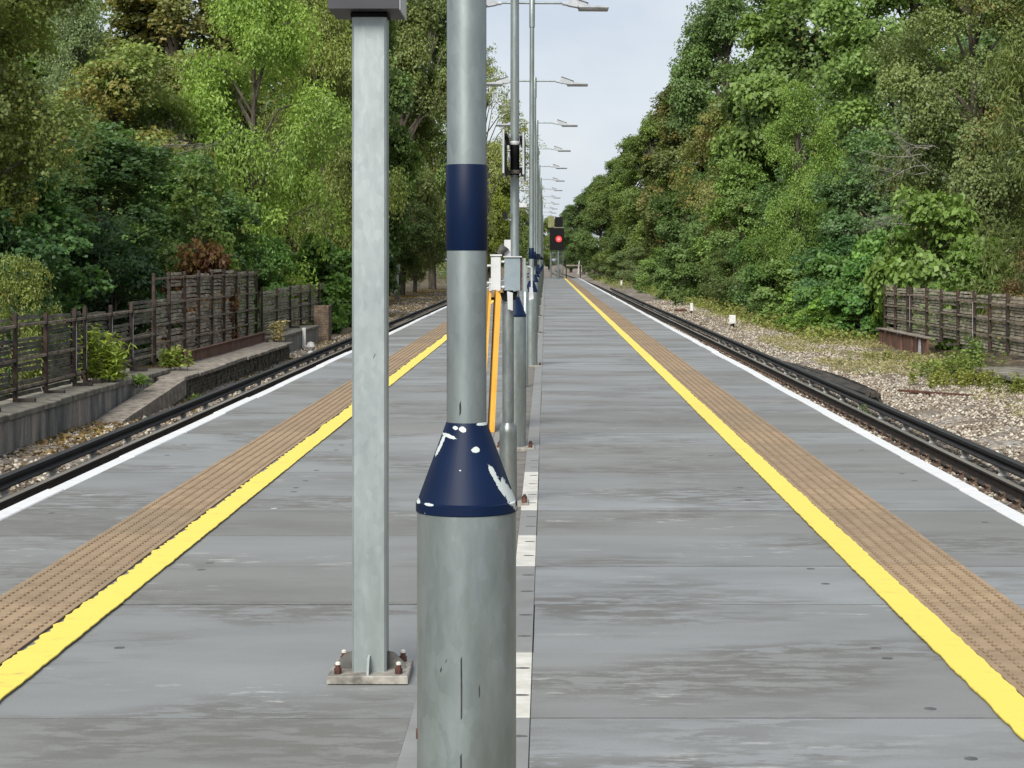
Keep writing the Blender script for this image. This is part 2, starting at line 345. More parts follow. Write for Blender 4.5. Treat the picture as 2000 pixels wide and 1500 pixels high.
# ------------------------------------------------------------------ mesh helpers
class MB:
    def __init__(s): s.v, s.f, s.m = [], [], []
    def add(s, vs_, fs, mi=0):
        k = len(s.v); s.v += [tuple(x) for x in vs_]
        s.f += [tuple(i + k for i in f) for f in fs]; s.m += [mi] * len(fs); return s
    def box(s, x0, x1, y0, y1, z0, z1, mi=0, mat=None):
        vs_ = [(x, y, z) for z in (z0, z1) for y in (y0, y1) for x in (x0, x1)]
        if mat is not None: vs_ = [tuple(mat @ Vector(p)) for p in vs_]
        return s.add(vs_, [(0, 2, 3, 1), (4, 5, 7, 6), (0, 1, 5, 4), (1, 3, 7, 5), (3, 2, 6, 7), (2, 0, 4, 6)], mi)
    def bbox(s, x0, x1, y0, y1, z0, z1, bv, mi=0):            # box with chamfered top edge
        vs_ = [(x0, y0, z0), (x1, y0, z0), (x1, y1, z0), (x0, y1, z0), (x0, y0, z1 - bv), (x1, y0, z1 - bv), (x1, y1, z1 - bv), (x0, y1, z1 - bv),
               (x0 + bv, y0 + bv, z1), (x1 - bv, y0 + bv, z1), (x1 - bv, y1 - bv, z1), (x0 + bv, y1 - bv, z1)]
        fs = [(3, 2, 1, 0), (8, 9, 10, 11)]
        for a in range(4):
            b_ = (a + 1) % 4
            fs += [(a, b_, b_ + 4, a + 4), (a + 4, b_ + 4, b_ + 8, a + 8)]
        return s.add(vs_, fs, mi)
    def lathe(s, prof, seg=24, c=(0, 0, 0), mi=0, cap=True):
        k = []
        for (r, z) in prof:
            k += [(c[0] + r * math.cos(2 * PI * i / seg), c[1] + r * math.sin(2 * PI * i / seg), c[2] + z) for i in range(seg)]
        fs = []
        for j in range(len(prof) - 1):
            for i in range(seg):
                i2 = (i + 1) % seg
                fs.append((j * seg + i, j * seg + i2, (j + 1) * seg + i2, (j + 1) * seg + i))
        if cap:
            fs.append(tuple(range(seg - 1, -1, -1))); e = (len(prof) - 1) * seg
            fs.append(tuple(range(e, e + seg)))
        return s.add(k, fs, mi)
    def tube(s, pts, rads, seg=6, mi=0, cap=True):
        pts = [Vector(p) for p in pts]; ring = []
        for j, p in enumerate(pts):
            d = (pts[min(j + 1, len(pts) - 1)] - pts[max(j - 1, 0)]).normalized()
            a = d.cross(Vector((0, 0, 1)) if abs(d.z) < 0.9 else Vector((1, 0, 0))).normalized(); b_ = d.cross(a)
            r = rads[j] if isinstance(rads, (list, tuple)) else rads
            ring += [p + (a * math.cos(2 * PI * i / seg) + b_ * math.sin(2 * PI * i / seg)) * r for i in range(seg)]
        fs = [(j * seg + i, j * seg + (i + 1) % seg, (j + 1) * seg + (i + 1) % seg, (j + 1) * seg + i) for j in range(len(pts) - 1) for i in range(seg)]
        if cap:
            fs.append(tuple(range(seg - 1, -1, -1))); e = (len(pts) - 1) * seg; fs.append(tuple(range(e, e + seg)))
        return s.add(ring, fs, mi)
    def prism(s, poly, axis, a0, a1, mi=0):                    # poly in the two other axes
        def P(u, v, w): return {'x': (w, u, v), 'y': (u, w, v), 'z': (u, v, w)}[axis]
        n_ = len(poly)
        vs_ = [P(u, v, a0) for u, v in poly] + [P(u, v, a1) for u, v in poly]
        fs = [tuple(range(n_ - 1, -1, -1)), tuple(range(n_, 2 * n_))] + [(i, (i + 1) % n_, n_ + (i + 1) % n_, n_ + i) for i in range(n_)]
        return s.add(vs_, fs, mi)
    def mesh(s, name, mats, smooth=False):
        me = bpy.data.meshes.new(name); me.from_pydata(s.v, [], s.f)
        if not isinstance(mats, (list, tuple)): mats = [mats]
        for x in mats: me.materials.append(x)
        if len(mats) > 1: me.polygons.foreach_set('material_index', s.m)
        if smooth:
            me.polygons.foreach_set('use_smooth', [True] * len(me.polygons))
            try: me.set_sharp_from_angle(angle=math.radians(40))
            except Exception: pass
        me.validate(); me.update(); return me
    def build(s, name, mats, parent=None, smooth=False, loc=None):
        return link(name, s.mesh(name, mats, smooth), parent, loc)

def link(name, me, parent=None, loc=None, rot=None, scale=None):
    o = bpy.data.objects.new(name, me); COL.objects.link(o)
    if parent is not None: o.parent = parent
    if loc is not None: o.location = loc
    if rot is not None: o.rotation_euler = rot
    if scale is not None: o.scale = scale
    return o
def tag(o, label=None, cat=None, group=None, kind=None):
    for k, v in (('label', label), ('category', cat), ('group', group), ('kind', kind)):
        if v: o[k] = v
    return o
def thing(name, label, cat, loc=(0, 0, 0), group=None, rotz=0):
    return tag(link(name, None, None, loc, (0, 0, rotz)), label, cat, group)

rng = random.Random(7)

# ================================================================== THE SETTING
# ------------------------------------------------------------------ ground
def gz(x, y):
    pts = [(-400, 2), (-60, 0.5), (-20, -0.6), (-12, -0.95), (-7.2, -1.02), (-6.4, -1.05), (-5.9, -1.10), (5.6, -1.10), (6.2, -1.06), (7.2, -1.0), (9.6, -0.96), (14, -0.7), (22, -0.2), (60, 0.6), (400, 2)]
    for (a, za), (b, zb) in zip(pts, pts[1:]):
        if a <= x <= b: return za + (zb - za) * (x - a) / (b - a)
    return 0
def build_ground():
    xs = sorted(set([-400, -200, -100, -60, -35] + [-24 + i for i in range(0, 12)] + [round(-12 + i * 0.35, 3) for i in range(0, 72)] + [14 + i for i in range(0, 12)] + [35, 60, 100, 200, 400]))
    ys = [-40, -10, 0, 10] + [16 + i * 0.5 for i in range(100)] + [66 + i * 3 for i in range(50)] + [220 + i * 20 for i in range(25)] + [900, 1600]
    mb = MB(); r = random.Random(3)
    for y in ys:
        for x in xs:
            j = 0.05 if abs(x) > 5.6 else 0.015
            mb.v.append((x, y, gz(x, y) + r.uniform(-j, j)))
    W = len(xs)
    for j in range(len(ys) - 1):
        for i in range(W - 1):
            mb.f.append((j * W + i, j * W + i + 1, (j + 1) * W + i + 1, (j + 1) * W + i)); mb.m.append(0)
    tag(mb.build('ground', M['ground'], smooth=True), kind='structure')
build_ground()

# ------------------------------------------------------------------ platform
PEND = 165.0
XL, XR = -3.25, 2.82           # outer edges
P0, PL = 6.46, 1.07            # first joint, panel length
mb = MB(); mb.box(XL + 0.10, XR - 0.10, -6, PEND, -1.3, -0.05); mb.box(XL + 0.02, XR - 0.02, -6, PEND, -0.30, -0.052)
platform = tag(mb.build('platform', M['underside']), kind='structure')

def paving_mesh(x0, x1):
    mb = MB(); mb.bbox(x0, x1, 0.003, PL - 0.003, -0.045, 0.0, 0.0012)
    mb.m = [1, 0] + [1, 1] * 4
    return mb.mesh('paving_panel', [M['paving'], M['plug_dark']])
pm = {-1: paving_mesh(XL + 0.10, -0.445), 1: paving_mesh(-0.05, XR - 0.10)}
plug_me = {k: MB().lathe([(0.021, -0.004), (0.021, 0.0012), (0.018, 0.0018)], 12).mesh('fixing_plug', M[m_]) for k, m_ in (('d', 'plug_dark'), ('p', 'plug_pale'))}
NEAR_N = 32
for i in range(-6, NEAR_N):
    for s in (-1, 1):
        y = P0 + i * PL
        z = rng.uniform(-0.0035, 0.0)
        p = link('paving_panel', pm[s], platform, (rng.uniform(-0.003, 0.003), y, z), None, (1, rng.choice([1.003, 1.002, 1.001, 0.998, 0.993]), 1))
        if i < 9 and i > -2:
            for px in ((1.28, 2.50) if s > 0 else (-1.65, -2.92)):
                for fy in (0.11, 0.55, PL - 0.09):
                    if rng.random() < 0.38:
                        link('fixing_plug', plug_me['d' if rng.random() < 0.86 else 'p'], p, (px + rng.uniform(-0.02, 0.02), fy + rng.uniform(-0.02, 0.02), 0.0))
mb = MB(); i = NEAR_N
while P0 + i * PL < PEND - 1:
    y = P0 + i * PL; z = rng.uniform(-0.003, 0)
    mb.bbox(XL + 0.10, -0.445, y + 0.003, y + PL - 0.003, -0.045, z, 0.003); z = rng.uniform(-0.003, 0)
    mb.bbox(-0.05, XR - 0.10, y + 0.003, y + PL - 0.003, -0.045, z, 0.003); i += 1
o = mb.build('far_paving', M['paving'], platform); o['kind'] = 'stuff'
PLAST = P0 + i * PL

# white edge copings, each 2.14 m
for s, xe in ((-1, XL), (1, XR)):
    w = 0.116
    me = MB().bbox(-w / 2, w / 2, 0.003, 2 * PL - 0.003, -0.12, 0.004, 0.006).mesh('edge_coping', M['white'])
    k = -3
    while P0 + 2 * k * PL < PEND - 2:
        y = P0 + 2 * k * PL
        if y < 90:
            link('edge_coping', me, platform, (xe - s * w / 2 + rng.uniform(-0.009, 0.009), y, rng.uniform(-0.004, 0.004)), (0, 0, rng.uniform(-0.003, 0.003)))
        else: break
        k += 1
    mb = MB(); mb.bbox(xe - s * w / 2 - w / 2, xe - s * w / 2 + w / 2, y, PLAST, -0.12, 0.004, 0.006)
    mb.build('edge_coping', M['white'], platform)

# tactile slabs
def tactile_mesh(domes=True):
    mb = MB(); W = 0.41
    mb.bbox(0, W, 0.006, PL - 0.006, -0.004, 0.0065, 0.002); mb.m = [1, 0] + [1, 1] * 4
    if domes:
        for c in range(6):
            for q in range(16):
                cx = 0.036 + c * 0.0675; cy = 0.034 + q * 0.0668
                a, b_, h = 0.0125, 0.024, 0.0062
                vs_ = [(cx + a * math.cos(t), cy + b_ * math.sin(t), 0.0062) for t in [k * PI / 3 for k in range(6)]]
                vs_ += [(cx + a * 0.68 * math.cos(t), cy + b_ * 0.72 * math.sin(t), 0.0062 + h) for t in [k * PI / 3 for k in range(6)]]
                mb.add(vs_, [tuple(range(6, 12))], 0)
                mb.add(vs_, [(k, (k + 1) % 6, 6 + (k + 1) % 6, 6 + k) for k in range(6)], 1)
    return mb.mesh('tactile_slab', [M['tactile'], M['dome']])
tm = tactile_mesh()
for s, x0 in ((-1, -2.43), (1, 1.635)):
    for i in range(-4, 60):
        link('tactile_slab', tm, platform, (x0 + rng.uniform(-0.003, 0.003), P0 + i * PL, rng.uniform(0.0005, 0.002)))
    mb = MB(); y0 = P0 + 60 * PL
    mb.bbox(x0, x0 + 0.41, y0, PLAST, -0.004, 0.007, 0.002)
    for c in range(6):
        cx = x0 + 0.036 + c * 0.0675
        mb.box(cx - 0.010, cx + 0.010, y0, PLAST, 0.006, 0.012, 1)
    mb.build('tactile_slab', [M['tactile'], M['dome']], platform)

# yellow lines with ragged paint edges
def paint_strip(x0, x1, j0, j1, z, lip):
    mb = MB(); y = 2.0; a = b_ = 0.0; r = random.Random(int(x0 * 100))
    rows = []
    while y < PLAST:
        stp = 0.035 if y < 16 else (0.08 if y < 30 else 0.4)
        a = a * 0.45 + r.uniform(-1, 1) * j0; b_ = b_ * 0.45 + r.uniform(-1, 1) * j1
        rows.append((x0 + a, x1 + b_, y)); y += stp
    for (p, q, yy) in rows:
        mb.v += [(p, yy, z), (q, yy, z), (p, yy, z - 0.006), (q, yy, z - 0.006)]
    for i in range(len(rows) - 1):
        k = 4 * i
        mb.f += [(k, k + 1, k + 5, k + 4), (k + 2, k, k + 4, k + 6), (k + 1, k + 3, k + 7, k + 5)]; mb.m += [0] * 3
    return mb.build('yellow_line', M['yellow'], platform)
paint_strip(-1.998, -1.850, 0.015, 0.0028, 0.0105, 1)
paint_strip(1.487, 1.632, 0.0028, 0.0045, 0.0105, 1)

# centre strip under the lamp columns, with its flanges and white marking blocks
mb = MB(); mb.box(-0.345, -0.152, -6, PLAST, -0.05, -0.012); mb.build('centre_channel', M['strip'], platform)
fl_me = {}
for nm, a, b_ in (('r', -0.150, -0.052), ('l', -0.443, -0.347)):
    for mt in ('flange', 'whiteflange'):
        fl_me[nm + mt] = MB().bbox(a, b_, 0.004, PL - 0.004, -0.045, 0.002, 0.0015).mesh('flange_plate', M[mt])
notch = MB().lathe([(0.016, 0.0), (0.016, 0.003)], 8).mesh('fixing_plug', M['plug_dark'])
white_idx = {0, 3, 5, 6}
for i in range(-4, 40):
    f = link('flange_plate', fl_me['r' + ('whiteflange' if i in white_idx else 'flange')], platform, (0, P0 + i * PL, rng.uniform(-0.002, 0.001)))
    if i < 8:
        for fy in (0.34, 0.80): link('fixing_plug', notch, f, (-0.085, fy + rng.uniform(-0.03, 0.03), 0.0006), None, (1.8, 0.8, 1))
    link('flange_plate', fl_me['lflange'], platform, (0, P0 + i * PL - 0.5, rng.uniform(-0.002, 0.001)))
mb = MB(); y0 = P0 + 40 * PL; mb.box(-0.15, -0.055, y0, PLAST, -0.045, 0.001); mb.box(-0.44, -0.347, y0 - 0.5, PLAST, -0.045, 0.001)
mb.build('flange_plate', M['flange'], platform)

# ------------------------------------------------------------------ railway tracks
def track_shift(x, y):            # beyond the island platform the two lines draw together
    if y < 170: return x
    t = min(1.0, (y - 170) / 260); t = t * t * (3 - 2 * t)
    return x - math.copysign(2.6, x) * t
def sweep(prof, xc, z0, y0, y1, mats, topset, name, parent):
    ys = [y0, y1] if y1 <= 170 else [y0, 170] + [170 + k * 15 for k in range(1, 24)]
    mb = MB(); n_ = len(prof)
    for y in ys:
        xx = track_shift(xc, y)
        mb.v += [(xx + px, y, z0 + pz) for px, pz in prof]
    for j in range(len(ys) - 1):
        for i in range(n_):
            i2 = (i + 1) % n_
            mb.f.append((j * n_ + i, j * n_ + i2, (j + 1) * n_ + i2, (j + 1) * n_ + i)); mb.m.append(1 if i in topset else 0)
    return mb.build(name, mats, parent)
RAIL = [(-0.07, -0.16), (0.07, -0.16), (0.07, -0.148), (0.012, -0.128), (0.010, -0.042), (0.035, -0.030), (0.035, -0.006), (0.027, 0.0), (-0.027, 0.0), (-0.035, -0.006), (-0.035, -0.030), (-0.010, -0.042), (-0.012, -0.128), (-0.07, -0.148)]
COND = [(-0.075, -0.13), (0.075, -0.13), (0.075, -0.112), (0.022, -0.09), (0.022, -0.055), (0.05, -0.045), (0.05, -0.004), (0.044, 0), (-0.044, 0), (-0.05, -0.004), (-0.05, -0.045), (-0.022, -0.055), (-0.022, -0.09), (-0.075, -0.112)]
sl_me = MB().bbox(-1.28, 1.28, -0.125, 0.125, -0.2, 0.0, 0.02).mesh('sleeper', M['sleeper'])
ch = MB()
ch.bbox(-0.17, 0.17, -0.085, 0.085, 0.0, 0.024, 0.006)
for s in (-1, 1):
    ch.box(s * 0.085 - 0.022, s * 0.085 + 0.022, -0.05, 0.05, 0.02, 0.075)
    ch.tube([(s * 0.10, -0.07, 0.06), (s * 0.125, -0.04, 0.085), (s * 0.12, 0.03, 0.075), (s * 0.08, 0.07, 0.05)], 0.011, 4)
ch_me = ch.mesh('rail_chair', M['chair'])
pot_me = MB().lathe([(0.06, 0), (0.075, 0.03), (0.05, 0.06), (0.065, 0.09), (0.045, 0.12)], 10).mesh('insulator_pot', M['pot'])
def track(xc, s, label):
    t = thing('railway_track', label, 'railway track', (0, 0, 0))
    for q in (-1, 1):
        sweep(RAIL, xc + q * 0.7525, -0.90, -6, 500, [M['rail_side'], M['rail_top']], {6, 7, 8}, 'running_rail', t)
    sweep(COND, xc + s * 1.16, -0.825, -6, 165, [M['cond_side'], M['cond_top']], {6, 7, 8}, 'conductor_rail', t)
    k = 0; y = 15.0
    far = MB()
    while y < 165:
        if y < 62:
            sl = link('sleeper', sl_me, t, (xc, y, -1.085), (0, 0, rng.uniform(-0.01, 0.01)))
            for q in (-1, 1): link('rail_chair', ch_me, sl, (q * 0.7525, 0, 0.001))
            if k % 3 == 0: link('insulator_pot', pot_me, t, (xc + s * 1.16, y, -1.085))
        else:
            far.bbox(xc - 1.28, xc + 1.28, y - 0.125, y + 0.125, -1.2, -1.085, 0.02)
        y += 0.70; k += 1
    o = far.build('far_sleepers', M['sleeper'], t); o['kind'] = 'stuff'
    return t
TL = XL - 0.73 - 0.7175; TR = XR + 0.73 + 0.7175
track(TL, -1, 'dark railway track with black third rail left of the platform')
track(TR, 1, 'railway track with rusty chairs and third rail right of the platform')

# ballast stones
def stones(name, boxes, seed, label):
    r = np.random.default_rng(seed)
    ico = np.array([(0, 0, 1), (0.9, 0, 0.2), (0.28, 0.85, 0.15), (-0.72, 0.53, 0.2), (-0.72, -0.53, 0.1), (0.28, -0.85, 0.25), (0, 0, -0.8)])
    fc = np.array([(0, 1, 2), (0, 2, 3), (0, 3, 4), (0, 4, 5), (0, 5, 1), (6, 2, 1), (6, 3, 2), (6, 4, 3), (6, 5, 4), (6, 1, 5)])
    V, T = [], []
    for (x0, x1, y0, y1, dens, smin, smax) in boxes:
        N = int((x1 - x0) * (y1 - y0) * dens)
        x = r.uniform(x0, x1, N); y = r.uniform(y0, y1, N); s = r.uniform(smin, smax, N) ** 1.0
        a = r.uniform(0, 2 * PI, N)
        z = np.array([gz(float(q), 0) for q in x]) + s * 0.25
        sh = r.uniform(0.7, 1.35, (N, 7, 3)); v = ico[None] * sh
        c_, s_ = np.cos(a)[:, None], np.sin(a)[:, None]
        vx = v[:, :, 0] * c_ - v[:, :, 1] * s_; vy = v[:, :, 0] * s_ + v[:, :, 1] * c_
        tilt = r.uniform(-0.6, 0.6, N)[:, None]
        vz = v[:, :, 2] * 0.62 + vx * tilt
        P = np.stack([vx * s[:, None] + x[:, None], vy * s[:, None] + y[:, None], vz * s[:, None] + z[:, None]], -1)
        V.append(P.reshape(-1, 3)); T.append(np.repeat(r.uniform(0, 1, N), 7))
    V = np.concatenate(V); T = np.concatenate(T); N = len(V) // 7
    F = (fc[None] + (np.arange(N) * 7)[:, None, None]).reshape(-1)
    me = raw_mesh(name, V, F, 3, M['stone']); at_ = me.attributes.new('tint', 'FLOAT', 'POINT'); at_.data.foreach_set('value', T.astype(np.float32))
    return tag(link(name, me), label, 'ballast', kind='stuff')
def raw_mesh(name, V, F, k, mat):
    me = bpy.data.meshes.new(name); nf = len(F) // k
    me.vertices.add(len(V)); me.vertices.foreach_set('co', np.ascontiguousarray(V, dtype=np.float32).ravel())
    me.loops.add(len(F)); me.loops.foreach_set('vertex_index', np.ascontiguousarray(F, dtype=np.int32))
    me.polygons.add(nf); me.polygons.foreach_set('loop_start', np.arange(0, nf * k, k, dtype=np.int32))
    me.materials.append(mat); me.update(calc_edges=True); return me
stones('ballast_stones', [
    (5.55, 9.3, 23, 42, 210, 0.022, 0.048), (5.55, 8.9, 42, 70, 110, 0.025, 0.055), (5.5, 8.0, 70, 120, 30, 0.03, 0.07),
    (3.6, 5.5, 15, 45, 120, 0.02, 0.045), (3.6, 5.5, 45, 80, 50, 0.025, 0.05),
    (-5.85, -3.9, 18, 45, 120, 0.02, 0.045), (-7.0, -5.9, 22, 45, 130, 0.02, 0.05), (-6.9, -5.9, 45, 75, 60, 0.025, 0.05),
    (-8.5, -6.0, 75, 150, 16, 0.03, 0.08)], 5, 'grey and brown ballast stones strewn beside both tracks')

# ================================================================== THINGS ON THE PLATFORM
# ------------------------------------------------------------------ lamp columns
RC, RP = 0.0895, 0.036
lampm = {}
lampm['column'] = MB().lathe([(RC, 0.012), (RC, 1.050)], 40).mesh('column_base', M['galv'], True)
lampm['pole'] = MB().lathe([(RP, 1.19), (RP * 0.99, 2.6), (0.0315, 4.80), (0.0315, 4.84)], 28).mesh('pole', M['galv'], True)
lampm['sleeve'] = MB().lathe([(0.0330, 4.80), (0.0400, 4.805), (0.0400, 5.20), (0.034, 5.225)], 24).mesh('pole_sleeve', M['galv'], True)
def cone_mesh(mat):
    mb = MB()
    mb.lathe([(RC + 0.0005, -0.019), (RC + 0.0022, -0.0175), (RC + 0.0022, -0.001), (RC - 0.001, 0.0015)], 40)
    mb.lathe([(RC - 0.0008, 0.0008), (0.0395, 0.134), (0.0375, 0.140), (RP + 0.0006, 0.142)], 40)
    me = mb.mesh('navy_cone', mat, True)
    return me
lampm['cone'] = cone_mesh(M['navy'])
lampm['cone_chipped'] = cone_mesh(M['navy_chipped'])
lampm['band'] = MB().lathe([(RP + 0.0003, 1.517), (RP + 0.0016, 1.519), (RP + 0.0016, 1.670), (RP + 0.0003, 1.672)], 28).mesh('navy_band', M['navy'], True)
mb = MB(); mb.bbox(-0.16, 0.16, -0.16, 0.16, -0.012, 0.014, 0.003); lampm['plate'] = mb.mesh('base_plate', M['plate'])
mb = MB(); mb.lathe([(0.016, 0.0), (0.016, 0.018), (0.009, 0.019), (0.009, 0.030)], 6); lampm['bolt'] = mb.mesh('bolt', M['rust'])
mb = MB(); mb.tube([(-0.47, 0, 5.15), (0.47, 0, 5.15)], 0.017, 10); lampm['arm'] = mb.mesh('cross_arm', M['galv'], True)
def lamp_head():
    mb = MB()
    mb.tube([(0.43, 0, 5.145), (0.53, 0, 5.135)], [0.026, 0.030], 10, 0)                      # knuckle
    mb.prism([(0.50, 5.115), (0.54, 5.222), (0.60, 5.215), (0.78, 5.135), (0.80, 5.105), (0.66, 5.085), (0.54, 5.105)], 'y', -0.075, 0.075, 0)
    mb.prism([(0.535, 5.226), (0.545, 5.240), (0.80, 5.150), (0.79, 5.138)], 'y', -0.082, 0.082, 1)   # raised lid
    mb.prism([(0.64, 5.110), (0.70, 5.122), (1.07, 5.098), (1.085, 5.088), (1.085, 5.078), (0.66, 5.078)], 'y', -0.125, 0.125, 0)
    return mb.mesh('lamp_head', [M['lamp_body'], M['lamp_lens']])
lampm['head'] = lamp_head()
mb = MB(); mb.bbox(0.665, 1.080, -0.118, 0.118, 5.050, 5.078, 0.004); lampm['lens'] = mb.mesh('lens', M['lamp_lens'])

ORD = ['', '', 'third', 'fourth', 'fifth', 'sixth', 'seventh', 'eighth', 'ninth', 'tenth', 'eleventh', 'twelfth', 'thirteenth', 'fourteenth']
lamps = []
for n_ in range(14):
    lab = {0: 'nearest galvanised lamp column with chipped navy cone in the foreground',
           1: 'second lamp column, with dark sign boards clamped to its pole'}.get(n_) or ORD[n_] + ' lamp column counted from the camera along the platform centre'
    t = thing('lamp_column', lab, 'lamp post', (-0.143 if n_ == 0 else -0.245 + (0.03 if n_ == 2 else 0) + rng.uniform(-0.01, 0.01), 3.56 + 12.2 * n_, 0.0), 'lamp columns along the platform centre')
    if n_ > 1: t.rotation_euler = (rng.uniform(-0.004, 0.004), rng.uniform(-0.004, 0.004), 0)
    link('base_plate', lampm['plate'], t)
    if n_ < 5:
        for a in (-1, 1):
            for b_ in (-1, 1): link('bolt', lampm['bolt'], t, (a * 0.125, b_ * 0.125, 0.013))
    link('column_base', lampm['column'], t)
    link('pole', lampm['pole'], t)
    link('navy_cone', lampm['cone_chipped' if n_ == 0 else 'cone'], t, (0, 0, 1.066))
    if n_ != 1: link('navy_band', lampm['band'], t)
    link('pole_sleeve', lampm['sleeve'], t)
    yaw = rng.uniform(-0.05, 0.05)
    for s in (0, 1):
        h = link('lamp_head', lampm['head'], t, None, (0, 0, yaw + s * PI))
        link('lens', lampm['lens'], h)
    link('cross_arm', lampm['arm'], t, None, (0, 0, yaw))
    lamps.append(t)
# slots and scratches on the nearest column
f = lamps[0]
for (x, z0, z1, w, r) in ((-0.0055, 0.690, 0.802, 0.0032, RC), (-0.006, 0.55, 0.632, 0.0036, RC), (-0.010, 1.222, 1.248, 0.0035, RP), (0.026, 0.728, 0.752, 0.002, RC), (-0.042, 0.772, 0.782, 0.004, RC), (-0.033, 0.790, 0.796, 0.003, RC)):
    yy = -math.sqrt(r * r - x * x)
    mb = MB(); mb.prism([(x - w * 0.4, z0), (x + w * 0.35, z0 + 0.004), (x + w * 0.5, (z0 + z1) / 2), (x + w * 0.2, z1), (x - w * 0.5, z1 - 0.006)], 'y', yy - 0.0008, yy + 0.004)
    mb.build('scratch_mark', M['slot'], f)
mb = MB(); mb.prism([(-0.004, -0.009), (0.0035, -0.006), (0.004, 0.006), (-0.002, 0.010), (-0.005, 0.002)], 'x', -0.0905, -0.084)
o = mb.build('rust_spot', M['rust'], f); o.location = (0.0, -0.012, 0.648)
# handhole on the second column
mb = MB(); mb.prism([(-0.012, 0.28), (0.012, 0.28), (0.014, 0.62), (0.0, 0.66), (-0.014, 0.62)], 'x', 0.086, 0.0905)
mb.build('inspection_slot', M['slot'], lamps[1])

# ------------------------------------------------------------------ square steel post with dark housing on top
PX, PY = -0.631, 7.10
t = thing('square_post', 'pale galvanised square steel post bolted to the paving, dark housing on top', 'post', (PX, PY, 0))
hw = 0.0615
mb = MB(); c_ = 0.008
poly = [(-hw + c_, -hw), (hw - c_, -hw), (hw, -hw + c_), (hw, hw - c_), (hw - c_, hw), (-hw + c_, hw), (-hw, hw - c_), (-hw, -hw + c_)]
mb.prism(poly, 'z', 0.03, 2.375); mb.build('shaft', M['galv_light'], t)
mb = MB(); mb.bbox(-0.143, 0.143, -0.135, 0.165, 0.002, 0.030, 0.004); mb.build('base_plate', M['plate'], t)
for s in (-1, 1):
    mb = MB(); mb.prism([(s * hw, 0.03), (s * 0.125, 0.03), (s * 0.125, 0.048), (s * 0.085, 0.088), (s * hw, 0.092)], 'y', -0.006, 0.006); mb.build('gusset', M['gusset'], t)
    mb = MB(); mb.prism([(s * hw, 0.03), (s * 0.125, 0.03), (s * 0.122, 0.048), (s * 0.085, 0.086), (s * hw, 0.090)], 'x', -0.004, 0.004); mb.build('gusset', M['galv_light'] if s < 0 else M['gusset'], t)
for a in (-1, 1):
    for b_ in (-1, 1):
        mb = MB(); mb.lathe([(0.0135, 0), (0.0135, 0.020), (0.0095, 0.021), (0.0095, 0.032)], 6)
        bo = mb.build('bolt', M['rust'], t, loc=(a * 0.108, 0.015 + b_ * 0.108, 0.030))
        mb = MB(); mb.lathe([(0.0095, 0.032), (0.009, 0.040), (0.003, 0.043)], 8); mb.build('bolt_cap', M['whiteflange'], bo)
mb = MB(); mb.prism([(0.004, -0.005), (0.010, 0.010), (0.012, 0.013), (0.008, 0.011), (0.003, -0.003)], 'y', -0.0008, 0.0006)
o = mb.build('scratch_mark', M['slot'], t); o.location = (0.012, -hw, 1.153)
mb = MB(); mb.bbox(-0.066, 0.066, -0.066, 0.066, 2.368, 2.384, 0.002); mb.build('top_bracket', M['black'], t)
mb = MB(); mb.bbox(-0.136, 0.114, -0.16, 0.16, 2.386, 2.95, 0.006); hs = mb.build('housing', M['darkbox'], t)
mb = MB(); mb.box(0.1145, 0.1185, -0.155, 0.155, 2.383, 2.945); mb.build('housing_trim', M['boxwhite'], hs)

# ------------------------------------------------------------------ equipment post with cabinets
EX, EY = -0.232, 12.15
t = thing('equipment_post', 'slim mottled steel post carrying small grey and white cabinets', 'equipment post', (EX, EY, 0))
mb = MB(); mb.lathe([(0.054, 0.0), (0.054, 0.44), (0.051, 0.475), (0.037, 0.492), (0.036, 0.50)], 24); mb.build('post_sleeve', M['galv_dark'], t, True)
mb = MB(); mb.lathe([(0.0355, 0.48), (0.0355, 1.235), (0.040, 1.236), (0.040, 1.248)], 24); mb.build('pole', M['galv_dark'], t, True)
mb = MB(); mb.bbox(-0.10, 0.125, -0.11, 0.11, -0.010, 0.016, 0.003); mb.build('base_plate', M['plate'], t)
for a in (-0.075, 0.10):
    for b_ in (-0.085, 0.085): link('bolt', lampm['bolt'], t, (a, b_, 0.016))
mb = MB(); mb.box(-0.03, 0.03, -0.02, 0.05, 1.24, 1.32); mb.prism([(-0.05, 1.30), (-0.035, 1.25), (0.05, 1.255), (0.06, 1.31)], 'y', -0.05, -0.035); mb.build('mounting_bracket', M['black'], t)
mb = MB(); mb.bbox(-0.022, 0.075, -0.09, 0.05, 1.315, 1.517, 0.004); cb = mb.build('cabinet', M['boxgrey'], t)
mb = MB(); mb.box(-0.028, 0.086, -0.10, 0.058, 1.517, 1.524); mb.build('cabinet_lid', M['boxwhite'], cb)
mb = MB(); mb.box(0.076, 0.084, -0.085, 0.0, 1.312, 1.512); mb.build('hinge_strip', M['rust'], cb)
mb = MB(); mb.box(0.086, 0.108, -0.06, -0.045, 1.305, 1.512); mb.build('perforated_strip', M['galv_light'], cb)
mb = MB(); mb.bbox(-0.103, -0.044, -0.11, 0.04, 1.318, 1.525, 0.005); wb = mb.build('white_cabinet', M['boxwhite'], t)
mb = MB(); mb.box(-0.108, -0.036, -0.118, 0.046, 1.525, 1.535); mb.build('cabinet_lid', M['boxwhite'], wb)
for z in (1.36, 1.465):
    mb = MB(); mb.tube([(-0.128, -0.06, z), (-0.100, -0.06, z)], 0.008, 8); mb.build('knob', M['boxwhite'], wb)
for z in (1.335, 1.49):
    mb = MB(); mb.tube([(-0.044, -0.09, z), (-0.02, -0.092, z)], 0.008, 8); mb.build('clip', M['boxwhite'], t)
mb = MB(); mb.box(-0.024, 0.016, -0.03, -0.022, 1.515, 1.625); mb.build('notice_plate', M['boxwhite'], t)
